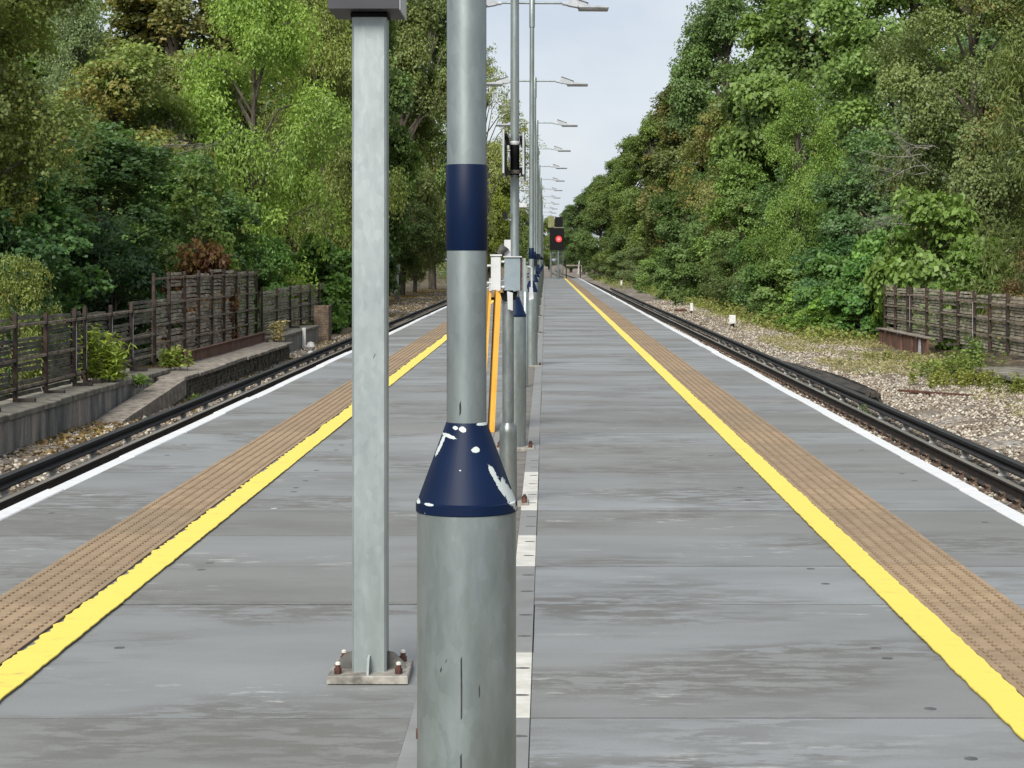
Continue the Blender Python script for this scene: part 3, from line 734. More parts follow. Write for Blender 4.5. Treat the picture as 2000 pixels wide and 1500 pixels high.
mb = MB(); mb.tube([(-0.055, -0.05, 1.535), (-0.018, -0.05, 1.585)], [0.016, 0.030], 12); mb.build('loudspeaker', M['gusset'], t, True)
mb = MB(); mb.prism([(0.0, 1.20), (0.03, 1.19), (0.03, 1.30), (-0.005, 1.31)], 'y', -0.088, -0.070); mb.build('notice_plate', M['boxwhite'], t)

# ------------------------------------------------------------------ sign boards and fittings on the second lamp column
def sign(x, y0, y1, z0, z1, label):
    t = thing('sign_board', label, 'sign', (x, (y0 + y1) / 2, z0), 'sign boards on the second column')
    L = (y1 - y0) / 2; H = z1 - z0
    mb = MB(); mb.box(-0.006, 0.006, -L, L, 0, H); pn = mb.build('panel', M['sign_back'], t)
    s = 1 if x < -0.25 else -1
    for z in (0.03, H - 0.05):
        mb = MB(); mb.box(*(sorted((s * 0.0065, s * 0.030))), -L + 0.02, L - 0.02, z, z + 0.022); mb.build('stiffener', M['black'], t)
    mb = MB(); mb.box(-0.007, 0.007, -L - 0.005, -L - 0.001, -0.002, H + 0.002); mb.build('edge_trim', M['lamp_body'], t)
    return t
sign(-0.325, 15.10, 16.35, 2.17, 2.50, 'dark backed sign board on the left side of the second column')
sign(-0.172, 15.10, 16.35, 2.16, 2.48, 'thin sign board seen edge-on right of the second column')
t = thing('sign_clamp', 'black sleeve with two pale clamps round the second lamp pole', 'clamp', (lamps[1].location.x, 15.76, 2.16))
mb = MB(); mb.lathe([(0.0375, 0.02), (0.0375, 0.28)], 20); mb.build('sleeve', M['black'], t, True)
for z in (0.03, 0.26):
    mb = MB(); mb.lathe([(0.040, z), (0.043, z + 0.006), (0.043, z + 0.024), (0.040, z + 0.03)], 20); mb.build('clamp_ring', M['boxwhite'] if z > 0.1 else M['plate'], t, True)
t = thing('camera_unit', 'small black camera on the left of the second lamp pole', 'camera', (-0.325, 15.7, 1.83))
mb = MB(); mb.bbox(-0.02, 0.02, -0.05, 0.05, 0, 0.05, 0.006); mb.build('body', M['black'], t)
mb = MB(); mb.tube([(0.0, 0, 0.0), (0.045, 0.02, -0.012)], 0.008, 8); mb.build('bracket', M['boxwhite'], t)
t = thing('loudspeaker_box', 'white box on a bracket between the second and third lamp poles', 'loudspeaker', (-0.36, 28.0, 2.25))
mb = MB(); mb.bbox(-0.02, 0.09, -0.06, 0.06, 0, 0.055, 0.005); mb.build('body', M['boxwhite'], t)
mb = MB(); mb.tube([(0.03, 0.03, 0.0), (0.09, 0.0, -0.06)], 0.008, 6); mb.build('bracket', M['boxwhite'], t)
# bent pipe and pale plates further along
t = thing('bent_handrail', 'small white bent pipe rail beside the third lamp column', 'handrail', (-0.245, 23.5, 0))
mb = MB(); mb.tube([(0.0, 0, 1.42), (0.055, 0, 1.42), (0.078, 0, 1.40), (0.078, 0, 1.14)], 0.011, 8); mb.build('pipe', M['boxwhite'], t, True)
mb = MB(); mb.lathe([(0.035, 0), (0.035, 1.15), (0.02, 1.17)], 14, (0.0, 0, 0)); mb.build('bollard_post', M['galv'], t, True)
mb = MB(); mb.box(-0.02, 0.02, -0.02, 0.02, 1.15, 1.44); mb.build('upright', M['galv'], t)
mb = MB(); mb.prism([(0.045, 1.02), (0.10, 1.04), (0.09, 1.17), (0.05, 1.18)], 'y', -0.045, -0.036); mb.build('notice_plate', M['boxwhite'], t)

# far pole cluster: signal telephone boxes on the later columns
for n_, dx, z, s in ((3, 0.02, 1.45, 0.10), (4, 0.03, 1.30, 0.12), (5, 0.02, 1.62, 0.12)):
    L = lamps[n_].location
    t = thing('junction_box', 'small dark box strapped to the %s lamp column' % ORD[n_], 'box', (L.x + dx, L.y - 0.10, z))
    mb = MB(); mb.bbox(-s / 2, s / 2, -0.045, 0.045, -s * 0.7, s * 0.7, 0.01); mb.build('body', M['navy'] if n_ == 4 else M['black'], t)
    mb = MB(); mb.box(-0.02, 0.02, 0.045, 0.10, -0.03, 0.03); mb.build('strap', M['galv'], t)

# ------------------------------------------------------------------ yellow folding barrier
t = thing('folding_barrier', 'orange-yellow folding barrier boards standing edge-on behind the near column', 'barrier', (-0.455, 17.4, 0))
R1 = Matrix.Rotation(math.radians(4), 4, 'Z')
for (xb, xt, y0, y1) in ((-0.030, 0.030, -0.24, 0.20), (-0.115, -0.040, -0.16, 0.26)):
    mb = MB(); w = 0.022 if xb > -0.05 else 0.010
    vs_ = []
    for z, xx in ((0.0, xb), (1.24, xt)):
        for yy in (y0, y1):
            vs_ += [(xx - w, yy, z), (xx + w, yy, z)]
    mb.add([tuple(R1 @ Vector(v)) for v in vs_], [(0, 2, 3, 1), (4, 5, 7, 6), (0, 1, 5, 4), (1, 3, 7, 5), (3, 2, 6, 7), (2, 0, 4, 6)])
    bd = mb.build('board', M['barrier'], t)
    mb = MB(); mb.tube([tuple(R1 @ Vector((xt, y0 - 0.01, 1.23))), tuple(R1 @ Vector((xt, y0 - 0.01, 1.34)))], 0.012, 8); mb.build('handle', M['boxwhite'], bd)
mb = MB(); mb.tube([tuple(R1 @ Vector((-0.04, 0, 1.16))), tuple(R1 @ Vector((0.03, 0, 1.16)))], 0.012, 8); mb.build('hinge_bar', M['black'], t)

# ------------------------------------------------------------------ platform end: signal, caged fence, white barrier
t = thing('railway_signal', 'railway signal showing a red light at the far platform end', 'signal', (1.02, 160.0, 0))
mb = MB(); mb.lathe([(0.09, 0), (0.09, 5.0)], 12); mb.build('mast', M['galv'], t, True)
mb = MB(); mb.bbox(-0.70, 0.46, -0.16, 0.05, 2.30, 4.10, 0.03); hd = mb.build('signal_head', M['black'], t)
mb = MB(); mb.bbox(-0.28, 0.36, -0.20, 0.02, 4.20, 5.0, 0.03); mb.build('upper_head', M['black'], t)
mb = MB(); mb.bbox(-0.34, 0.44, -0.17, 0.0, 4.105, 4.19, 0.01); mb.build('ledge', M['slab'], t)
m_, n_m, l_m, b_m = newmat('red_signal_lens')
b_m.inputs['Base Color'].default_value = (0.6, 0.02, 0.02, 1); b_m.inputs['Emission Color'].default_value = (1.0, 0.05, 0.05, 1); b_m.inputs['Emission Strength'].default_value = 0.55
m2, n_m, l_m, b_m = newmat('red_signal_core')
b_m.inputs['Base Color'].default_value = (0.5, 0.05, 0.05, 1); b_m.inputs['Emission Color'].default_value = (1.0, 0.16, 0.15, 1); b_m.inputs['Emission Strength'].default_value = 1.0
mb = MB()
mb.add([(0.03 + 0.25 * math.cos(a), -0.19, 3.21 + 0.25 * math.sin(a)) for a in [k * PI / 10 for k in range(20)]], [tuple(range(20))], 0)
mb.add([(0.03 + 0.13 * math.cos(a), -0.195, 3.21 + 0.13 * math.sin(a)) for a in [k * PI / 10 for k in range(20)]], [tuple(range(20))], 1)
mb.build('red_lens', [m_, m2], hd)
mb = MB(); mb.tube([(0.03 + 0.29 * math.cos(a), -0.32, 3.21 + 0.29 * math.sin(a)) for a in [k * PI / 10 for k in range(0, 11)]], 0.02, 4); mb.build('lens_hood', M['black'], hd)
t = thing('signal_board', 'pale yellow board beside the dark upper head of the signal', 'board', (0.43, 160.1, 4.15))
mb = MB(); mb.bbox(-0.26, 0.26, -0.03, 0.03, 0, 0.92, 0.01); mb.build('panel', simple('pale_yellow_board', (0.13, 0.14, 0.06), (0.20, 0.20, 0.09), 4, 0.7), t)
mb = MB(); mb.tube([(0.0, 0.06, -4.15), (0.0, 0.06, 0.9)], 0.05, 8); mb.build('post', M['galv'], t)

t = thing('mesh_cage', 'grey wire mesh fence panel at the far end of the platform', 'fence', (0.90, 163.0, 0))
mb = MB()
for x in (-0.52, 0.52): mb.box(x - 0.04, x + 0.04, -0.04, 0.04, 0, 2.15)
for z in (0.05, 2.10): mb.box(-0.48, 0.48, -0.035, 0.035, z - 0.03, z + 0.03)
mb.build('frame', M['galv'], t)
for k in range(9):
    mb = MB(); x = -0.42 + k * 0.105; mb.box(x - 0.016, x + 0.016, -0.012, 0.012, 0.08, 2.07); mb.build('bar', M['galv_dark'], t)
mb = MB(); mb.bbox(0.05, 0.35, -0.10, -0.05, 0.15, 0.75, 0.03); mb.build('notice_plate', M['flange'], t)
t = thing('end_barrier', 'low pale horizontal bar beyond the platform end', 'barrier', (2.35, 168.0, -0.45))
mb = MB(); mb.box(-0.62, 0.62, -0.05, 0.05, 1.44, 1.56); mb.build('bar', M['slab'], t)
for x in (-0.6, 0.6):
    mb = MB(); mb.box(x - 0.05, x + 0.05, 0.055, 0.12, -0.7, 1.55); mb.build('leg', M['post'], t)

# ================================================================== WALLS AND FENCES
def fence(name, label, x, posts, z0, z1, rails, s, mat, feet=True, skip_top=(), peel=()):
    t = thing(name, label, 'fence', (x, posts[0], z0))
    Y0 = posts[0]; H = z1 - z0
    r = random.Random(int(posts[0] * 10))
    for i, y in enumerate(posts):
        mb = MB(); dz = r.uniform(0.0, 0.05)
        mb.box(-0.010, 0.045, -0.036, 0.036, 0.0, H + 0.03 + dz, mat=Matrix.Rotation(r.uniform(-0.012, 0.012), 4, 'X') @ Matrix.Rotation(0, 4, 'Z') if s > 0 else Matrix.Rotation(PI, 4, 'Z'))
        p = mb.build('post', M['post'], t, loc=(0, y - Y0, 0))
        if feet:
            mb = MB(); mb.box(*sorted((s * 0.046, s * 0.30)), -0.05, 0.05, 0.0, 0.05); mb.build('foot', M['timber_dark'], p)
        if i in peel:
            mb = MB(); mb.prism([(-0.02, 0.25), (0.015, 0.22), (0.025, H * 0.55), (0.02, H * 0.86), (-0.008, H * 0.8)], 'x', *sorted((s * 0.0455, s * 0.0475)))
            mb.build('peeling_paint', M['peeling'], p)
    for k in range(len(posts) - 1):
        a, b_ = posts[k] - Y0 + 0.037, posts[k + 1] - Y0 - 0.037
        for rz in rails:
            if k in skip_top and rz < 0.1 and False: continue
            mb = MB(); e = r.uniform(-0.01, 0.01)
            mb.box(*sorted((s * 0.004, s * 0.040)), a, b_, rz * H - 0.02 + e, rz * H + 0.018 + e); mb.build('cross_rail', M['rail'], t)
        mb = MB(); z = 0.05
        top = H if k not in skip_top else H * 0.70
        while z < top:
            hh = r.uniform(0.042, 0.062)
            if r.random() < (0.955 if mat == 'slat' else 0.84):
                tl, tr_ = r.uniform(-0.012, 0.012), r.uniform(-0.012, 0.012)
                xo = -s * (0.024 + r.uniform(0, 0.022)); th = 0.008
                mid = r.uniform(-0.008, 0.008)
                ysn = [a, (2 * a + b_) / 3, (a + 2 * b_) / 3, b_]
                zo = [tl, mid, r.uniform(-0.008, 0.008), tr_]
                vs_ = []
                for yy, dz in zip(ysn, zo):
                    vs_ += [(xo - th, yy, z + dz), (xo + th, yy, z + dz), (xo + th - s * 0.018, yy, z + hh + dz), (xo - th - s * 0.018, yy, z + hh + dz)]
                fs = []
                for j in range(3):
                    q = 4 * j
                    for u in range(4): fs.append((q + u, q + (u + 1) % 4, q + 4 + (u + 1) % 4, q + 4 + u))
                mb.add(vs_, fs)
            z += hh + r.uniform(0.014, 0.034)
        mb.build('slat_panel', M[mat], t)
    return t
fence('slat_fence', 'low dark slatted fence with steel posts on the left concrete ledge', -7.50, [22.4, 24.2, 26.0, 27.8, 29.5, 31.3, 32.0, 33.9, 35.6, 37.7], -0.50, 0.68, (0.16, 0.50, 0.90), 1, 'slat_dark', peel=(5, 6, 7, 8))
fence('tall_slat_fence', 'taller weathered slatted fence section behind the left track', -7.62, [38.2, 39.8, 41.5, 43.2, 44.9, 46.6, 48.4, 50.2, 51.8], -0.48, 1.22, (0.20, 0.42, 0.66, 0.955), 1, 'slat', False, skip_top=(0,))
fence('slat_fence', 'low slatted fence running from the tall fence to the brick pillar', -7.55, [52.3, 55.2, 58.1, 60.6, 63.0, 65.4, 67.8], -0.50, 0.70, (0.18, 0.50, 0.86), 1, 'slat')
fence('slat_fence', 'rusty slatted fence at right beside the ballast and green shrubs', 9.92, [37.5, 39.0, 40.6, 42.3, 44.0, 45.6, 47.4, 49.4, 51.3, 53.5, 54.0, 55.9, 57.6], -0.55, 0.72, (0.30, 0.58, 0.86), -1, 'slat', peel=(5, 9))

t = thing('retaining_wall', 'low stained concrete wall with mossy top beside the left track', 'wall', (-7.0, 20, -1.1))
mb = MB(); mb.box(-0.95, -0.001, 0, 16.6, 0, 0.52); mb.build('wall_face', M['concrete_wall'], t)
for k in range(6):
    mb = MB(); mb.bbox(-1.0, 0.035 + rng.uniform(-0.012, 0.012), k * 2.767 + 0.006, (k + 1) * 2.767 - 0.006, 0.522, 0.60 + rng.uniform(-0.01, 0.01), 0.012); mb.build('coping_stone', M['coping'], t)
t = thing('retaining_wall', 'dark blue-grey wall stub with white post before the brick pillar', 'wall', (-7.0, 51.2, -1.1))
mb = MB(); mb.box(-0.9, -0.001, 0, 9.5, 0, 0.52); mb.build('wall_face', M['concrete_wall'], t)
for k in range(4):
    mb = MB(); mb.bbox(-0.95, 0.03, k * 2.375 + 0.006, (k + 1) * 2.375 - 0.006, 0.522, 0.60, 0.012); mb.build('coping_stone', M['coping'], t)
t = thing('steel_kerb', 'rusty red steel girder along the foot of the tall fence', 'girder', (-7.30, 37.8, -0.62))
mb = MB(); mb.prism([(0, 0), (0.10, 0), (0.10, 0.02), (0.03, 0.03), (0.03, 0.24), (0.08, 0.25), (0.08, 0.27), (0, 0.27)], 'y', 2.0, 13.2); mb.build('girder', M['rust_orange'], t)
# raised trough walk with lids on mossy brickwork
t = thing('trough_walk', 'raised walk of stone lids on mossy brickwork beside the left track', 'trough', (-6.5, 35.0, -1.1))
mb = MB(); mb.box(-0.75, -0.06, 0.3, 15.4, 0, 0.42); mb.build('core', M['timber_dark'], t)
mb = MB(); r_ = random.Random(5)
for row in range(6):
    y = 0.3 - (row % 2) * 0.12
    while y < 15.3:
        L = r_.uniform(0.2, 0.25); q = r_.uniform(0, 0.03)
        mb.box(-0.12 + q - 0.05, -0.055 + q, y, y + L - 0.012, row * 0.072, row * 0.072 + 0.062); y += L
o = mb.build('brickwork', M['mossbrick'], t); o['kind'] = 'stuff'
for k in range(10):
    mb = MB(); mb.bbox(-0.78, 0.03 + rng.uniform(-0.03, 0.03), 0.25 + k * 1.52, 0.25 + (k + 1) * 1.52 - 0.02, 0.435, 0.50 + rng.uniform(-0.01, 0.012), 0.008); mb.build('lid_slab', M['slab'], t)
t = thing('ramp_slab', 'sloping stone slab leading up to the raised trough walk', 'slab', (-6.72, 30.4, -1.0))
for k in range(3):
    mb = MB(); a, b_ = k * 1.62, (k + 1) * 1.62 - 0.02
    za, zb = 0.02 + k * 0.12, 0.02 + (k + 1) * 0.12
    xa, xb = k * 0.03, (k + 1) * 0.03
    mb.add([(xa - 0.25, a, za - 0.3), (xa + 0.20, a, za - 0.3), (xb + 0.20, b_, zb - 0.3), (xb - 0.25, b_, zb - 0.3), (xa - 0.25, a, za), (xa + 0.20, a, za), (xb + 0.20, b_, zb), (xb - 0.25, b_, zb)],
           [(3, 2, 1, 0), (4, 5, 6, 7), (0, 1, 5, 4), (1, 2, 6, 5), (2, 3, 7, 6), (3, 0, 4, 7)])
    mb.build('slab', M['slab'], t)
# brick pillar: courses of single bricks
t = thing('brick_pillar', 'old brick pillar ending the left fence next to the ivy', 'pillar', (-6.95, 61.2, -1.1))
bk = MB().bbox(0, 0.215, 0, 0.10, 0, 0.065, 0.004).mesh('brick', M['redbrick'])
bk2 = MB().bbox(0, 0.10, 0, 0.215, 0, 0.065, 0.004).mesh('brick', M['redbrick'])
mb = MB(); mb.box(-0.235, 0.205, 0.02, 0.62, 0, 1.18); mb.build('mortar_core', M['strip'], t)
for row in range(16):
    o_ = 0.11 if row % 2 else 0
    for k in range(2): link('brick', bk, t, (-0.245 + k * 0.227 + rng.uniform(-0.006, 0.006), rng.uniform(-0.006, 0.006), row * 0.075))
    for k in range(3): link('brick', bk2, t, (0.115 + rng.uniform(-0.005, 0.005), 0.0 + o_ * 0 + 0.105 + k * 0.222 - (0.0 if row % 2 else 0.0), row * 0.075))

t = thing('girder_wall', 'rust-red steel girder below the right fence beside the shrubs', 'girder', (9.70, 50.2, -1.1))
mb = MB(); mb.box(0.0, 0.06, 0, 7.2, 0, 0.60); mb.build('web', M['rust_orange'], t)
mb = MB(); mb.box(-0.07, 0.16, -0.02, 7.25, 0.602, 0.63); mb.build('flange', M['slab'], t)
mb = MB(); mb.prism([(0.75, 0.02), (1.15, 0.0), (1.10, 0.57), (0.80, 0.55)], 'x', -0.004, -0.001); mb.build('peeling_paint', M['peeling'], t)
for k in range(4):
    mb = MB(); mb.box(-0.03, -0.001, 1.9 + k * 1.6, 1.96 + k * 1.6, 0.02, 0.6); mb.build('stiffener', M['rust_orange'], t)
t = thing('stone_ledge', 'dark overgrown ledge at the foot of the right fence near the frame edge', 'ledge', (8.9, 30.0, -1.1))
mb = MB(); mb.box(0.1, 1.3, 0, 11.3, 0, 0.28); mb.build('core', M['underside'], t)
for k in range(5):
    mb = MB(); mb.bbox(0.0 + rng.uniform(-0.02, 0.02), 1.32, k * 2.26, (k + 1) * 2.26 - 0.015, 0.282, 0.37 + rng.uniform(-0.01, 0.01), 0.012); mb.build('coping_stone', M['coping'], t)

# curved dark timber guard beside the right third rail
t = thing('timber_hump', 'dark curved timber mound beside the right third rail', 'timber guard', (5.62, 35.0, -1.08))
for k in range(5):
    mb = MB(); vs_ = []; S = 12
    for j in range(S + 1):
        u = j / S; y = u * 17.0
        hh = 0.27 * (1 - u) ** 0.8 * (0.9 + 0.12 * math.sin(k * 2 + 6 * u)) + 0.03
        w = 0.46 * (math.sin(PI * (0.22 + 0.72 * u)) + 0.1)
        a0, a1 = PI * (1 - k / 5.0) + 0.02, PI * (1 - (k + 1) / 5.0)
        cx = w / 2 + 0.02
        for a in (a0, a1):
            vs_.append((cx + w / 2 * math.cos(a), y, hh * max(0.0, math.sin(a)) ** 0.7 + 0.01 * ((k % 2))))
        for a in (a1, a0):
            vs_.append((cx + (w / 2 - 0.04) * math.cos(a), y, (hh - 0.04) * max(0.0, math.sin(a)) ** 0.7 - 0.06))
    fs = []
    for j in range(S):
        q = 4 * j
        for u in range(4): fs.append((q + u, q + (u + 1) % 4, q + 4 + (u + 1) % 4, q + 4 + u))
    fs += [(0, 1, 2, 3), (4 * S + 3, 4 * S + 2, 4 * S + 1, 4 * S)]
    mb.add(vs_, fs); mb.build('plank', M['timber_dark'], t)
mb = MB(); mb.prism([(0.05, -0.05), (0.36, -0.05), (0.35, 0.10), (0.30, 0.18), (0.21, 0.21), (0.12, 0.18), (0.06, 0.10)], 'y', 0.06, 0.4); mb.build('end_block', M['timber_dark'], t)

# markers
def marker(x, y, w, h, label, z=None, dark=True):
    t = thing('marker_post', label, 'marker post', (x, y, gz(x, y)), 'white trackside markers')
    mb = MB(); mb.prism([(-w * 0.28, -0.2), (w * 0.28, -0.2), (w * 0.28, h * 0.4), (-w * 0.28, h * 0.4)], 'y', -0.04, 0.04); mb.build('stake', M['post'], t)
    mb = MB(); mb.bbox(-w / 2, w / 2, -0.07, 0.07, h * 0.4, h * 1.3, 0.012); mb.build('marker_block', M['marker'], t)
    if dark:
        mb = MB(); mb.lathe([(w * 0.22, 0), (w * 0.18, 0.05)], 8, (w * 0.2, -0.08, h * 0.30)); mb.build('cable_end', M['black'], t)
marker(6.95, 73.5, 0.24, 0.36, 'nearest and largest white marker block right of the track')
marker(6.80, 92.0, 0.14, 0.40, 'middle white marker post behind the fallen rusty bar', dark=False)
marker(6.9, 180.0, 0.16, 0.5, 'farthest tiny white marker post on the right verge', dark=False)
t = thing('fallen_bar', 'short rusty bar lying on the ballast beside the middle marker', 'bar', (6.15, 94, -0.95))
mb = MB(); mb.box(-0.02, 0.58, -0.05, 0.05, 0.0, 0.11, mat=Matrix.Rotation(0.1, 4, 'Z')); mb.build('bar', M['rust'], t)
t = thing('fallen_plank', 'long thin brown plank lying among the ballast below the weeds', 'plank', (7.2, 36.5, -0.99))
mb = MB(); mb.bbox(-0.9, 0.9, -0.06, 0.06, 0.01, 0.05, 0.006); p = mb.build('plank', M['rust'], t); p.rotation_euler = (0, 0, -0.95)
t = thing('signal_post', 'slim white post with a small box beside the left ivy', 'post', (-8.9, 118, -1.0))
mb = MB(); mb.lathe([(0.09, 0), (0.09, 2.0)], 10); mb.build('pole', M['marker'], t, True)
mb = MB(); mb.bbox(-0.22, 0.16, -0.1, 0.1, 1.72, 2.2, 0.02); mb.build('box', M['marker'], t)
mb = MB(); mb.bbox(-0.16, 0.14, -0.13, 0.13, -0.1, 0.5, 0.02); mb.build('footing', M['slab'], t)
t = thing('rail_fitting', 'small white fitting standing beside the left third rail', 'rail fitting', (-6.02, 50.5, -1.02))
mb = MB(); mb.lathe([(0.06, 0), (0.10, 0.12), (0.06, 0.2), (0.12, 0.3), (0.09, 0.40), (0.02, 0.43)], 10, (0, 0, 0)); mb.build('insulator', M['pot'], t, True)
t = thing('wall_post', 'short white post in front of the blue-grey wall stub', 'post', (-6.93, 56.5, -1.1))
mb = MB(); mb.bbox(-0.05, 0.05, -0.05, 0.05, 0, 0.66, 0.01); mb.build('post', M['marker'], t)
mb = MB(); mb.bbox(0.02, 0.28, -0.12, 0.08, 0.05, 0.16, 0.03); mb.build('stone_foot', M['pot'], t)
t = thing('dead_tree', 'bare white leaning trunk at the foot of the distant right trees', 'dead tree', (2.7, 165, -1.0))
mb = MB(); mb.tube([(-0.15, 0, 0), (-0.12, 0, 1.0), (0.02, 0, 2.0), (0.10, 0, 2.6), (0.16, 0, 3.2), (0.15, 0, 4.2)], [0.06, 0.055, 0.05, 0.06, 0.04, 0.025], 7); mb.build('trunk', M['pot'], t)
mb = MB(); mb.tube([(-0.1, 0, 0.9), (0.1, 0, 1.0), (0.14, 0, 0.3)], [0.035, 0.03, 0.025], 6); mb.build('branch', M['pot'], t)
t.location = (5.75, 330, -0.9); t.scale = (2.0, 2.0, 1.5)

# ================================================================== VEGETATION
def unit(a): return a / np.maximum(1e-9, np.linalg.norm(a, axis=-1, keepdims=True))
def leaves_mesh(name, C, A, Nn, L, W, tint, aut, mat, fold=0.18):
    """kite shaped, slightly folded leaves: centres C, long axis A, normal Nn"""
    A = unit(A); S = unit(np.cross(Nn, A)); Nn = np.cross(A, S)
    L = L[:, None]; W = W[:, None]
    P = np.empty((len(C), 4, 3))
    P[:, 0] = C - A * L * 0.5
    P[:, 1] = C + S * W * 0.5 + A * L * 0.08 + Nn * W * fold
    P[:, 2] = C + A * L * 0.5 - Nn * L * 0.08
    P[:, 3] = C - S * W * 0.5 + A * L * 0.08 + Nn * W * fold
    me = raw_mesh(name, P.reshape(-1, 3), np.arange(len(C) * 4), 4, mat)
    for nm, v in (('tint', tint), ('aut', aut)):
        a = me.attributes.new(nm, 'FLOAT', 'POINT'); a.data.foreach_set('value', np.repeat(v, 4).astype(np.float32))
    return me

PROF = {
    'round': lambda z: np.sqrt(np.clip(1 - (2 * z - 1) ** 2, 0.02, 1)) ** 0.85,
    'egg': lambda z: np.clip(np.sin(PI * np.clip(z, 0, 1) ** 0.75), 0.08, 1) ** 0.7,
    'cone': lambda z: np.clip(1.02 - z, 0.05, 1) ** 0.75,
    'tall': lambda z: np.clip(1 - np.abs(2 * z - 0.9) ** 3, 0.12, 1),
    'dome': lambda z: np.sqrt(np.clip(1 - z ** 2, 0.03, 1)),
}
def crown(seed, H, R, base, prof, nb, K, nl, leaf, rc, bough=0.36, droop=0.25, strand=0.0, flat=0.45, inner=0.5, jit=0.55, radj=0.25):
    r = np.random.default_rng(seed)
    zb = (np.arange(nb) + r.uniform(0, 1, nb)) / nb
    r.shuffle(zb)
    ang = np.arange(nb) * 2.39996 + r.uniform(-0.5, 0.5, nb)
    rad = PROF[prof](zb) * R * r.uniform(inner, 0.86, nb) * r.uniform(1 - radj, 1 + radj, nb)
    Bc = np.stack([rad * np.cos(ang), rad * np.sin(ang), base * H + zb * (H - base * H) * 0.96], -1)
    rb = bough * R * r.uniform(0.65, 1.25, nb)
    # clumps inside each bough
    nc = nb * K
    bi = np.repeat(np.arange(nb), K)
    d = unit(r.normal(size=(nc, 3))); d[:, 2] *= 0.75
    Cc = Bc[bi] + d * (rb[bi] * r.uniform(0.25, 1.0, nc) ** 0.6)[:, None]
    Cc[:, 2] = np.maximum(Cc[:, 2], 0.05)
    ctr = np.array([0, 0, base * H + 0.30 * (H - base * H)])
    outd = unit(Cc - ctr)
    cn = unit(outd * 1.0 + np.array([0, 0, 0.45]) + r.normal(size=(nc, 3)) * 0.25)
    ctint = r.uniform(0, 1, nc); caut = np.clip(r.uniform(0, 1, nb)[bi] * 0.6 + r.uniform(0, 1, nc) * 0.4, 0, 1)
    # leaves
    N = nc * nl; ci = np.repeat(np.arange(nc), nl)
    rr = rc * r.uniform(0.6, 1.35, nc)
    n0 = cn[ci]
    u = unit(np.cross(n0, r.normal(size=(N, 3)))); q = np.sqrt(r.uniform(0, 1, N))
    pos = Cc[ci] + u * (q * rr[ci])[:, None] + n0 * (r.normal(size=N) * flat * 0.5 * rr[ci] - q * q * rr[ci] * 0.30)[:, None]
    if strand: pos[:, 2] -= r.uniform(0, 1, N) ** 1.3 * strand * r.uniform(0.4, 1.2, nc)[ci]
    ax = unit(u + r.normal(size=(N, 3)) * 0.55 + np.array([0, 0, -droop]))
    nn = unit(n0 + r.normal(size=(N, 3)) * jit)
    pos[:, 2] = np.maximum(pos[:, 2], 0.02)
    L = leaf[0] * r.uniform(0.65, 1.25, N); W = leaf[1] * r.uniform(0.65, 1.25, N)
    btint = r.uniform(0, 1, nb)
    tint = np.clip(btint[bi][ci] * 0.42 + ctint[ci] * 0.22 + r.uniform(0, 1, N) * 0.42 - 0.03, 0, 1)
    aut = np.clip(caut[ci] * 0.85 + r.uniform(0, 1, N) * 0.15, 0, 1)
    return (pos, ax, nn, L, W, tint, aut), Bc, Cc, bi

def wood_mesh(name, seed, H, base, Bc, Cc, bi, tr, mat, stems=1, twigs=4):
    r = random.Random(seed); mb = MB()
    top = base * H + 0.72 * (H - base * H)
    for k in range(stems):
        ox, oy = (0, 0) if stems == 1 else (r.uniform(-0.3, 0.3), r.uniform(-0.3, 0.3))
        pts = [(ox, oy, -0.4)]; x, y = ox, oy
        for j in range(1, 7):
            x += r.uniform(-0.05, 0.05) * H * 0.18; y += r.uniform(-0.05, 0.05) * H * 0.18
            pts.append((x, y, top * j / 6))
        mb.tube(pts, [tr * (1.25 - 1.05 * j / 6) for j in range(7)], 8)
    spine = [Vector(p) for p in pts]
    for i, b in enumerate(Bc):
        b = Vector(b); hz = max(0.12 * H, b.z - 0.55 * math.hypot(b.x, b.y) - 0.05 * H); hz = min(hz, top * 0.95)
        f_ = hz / top * 6; j = max(0, min(5, int(f_))); s0 = spine[j].lerp(spine[j + 1], f_ - j)
        m1 = s0.lerp(b, 0.5) + Vector((r.uniform(-.1, .1), r.uniform(-.1, .1), 0.06 * H * r.uniform(0, 1)))
        mb.tube([s0, m1, b], [tr * 0.38, tr * 0.22, tr * 0.08], 5, cap=False)
        ids = [q for q in np.nonzero(bi == i)[0]]; r.shuffle(ids)
        for q in ids[:twigs]:
            c = Vector(Cc[q]); mid = b.lerp(c, 0.5) + Vector((r.uniform(-.06, .06), r.uniform(-.06, .06), r.uniform(-.02, .06)))
            mb.tube([b, mid, c], [tr * 0.09, tr * 0.06, tr * 0.03], 3, cap=False)
    return mb.mesh(name, mat, True)

PROTO = {}
def proto(key, seed, H, R, tr, stems=1, twigs=4, **kw):
    lv, Bc, Cc, bi = crown(seed, H, R, **kw)
    PROTO[key] = (leaves_mesh('crown', *lv, M['leaf']), wood_mesh('trunk', seed, H, kw['base'], Bc, Cc, bi, tr, M['bark'], stems, twigs), H, R)
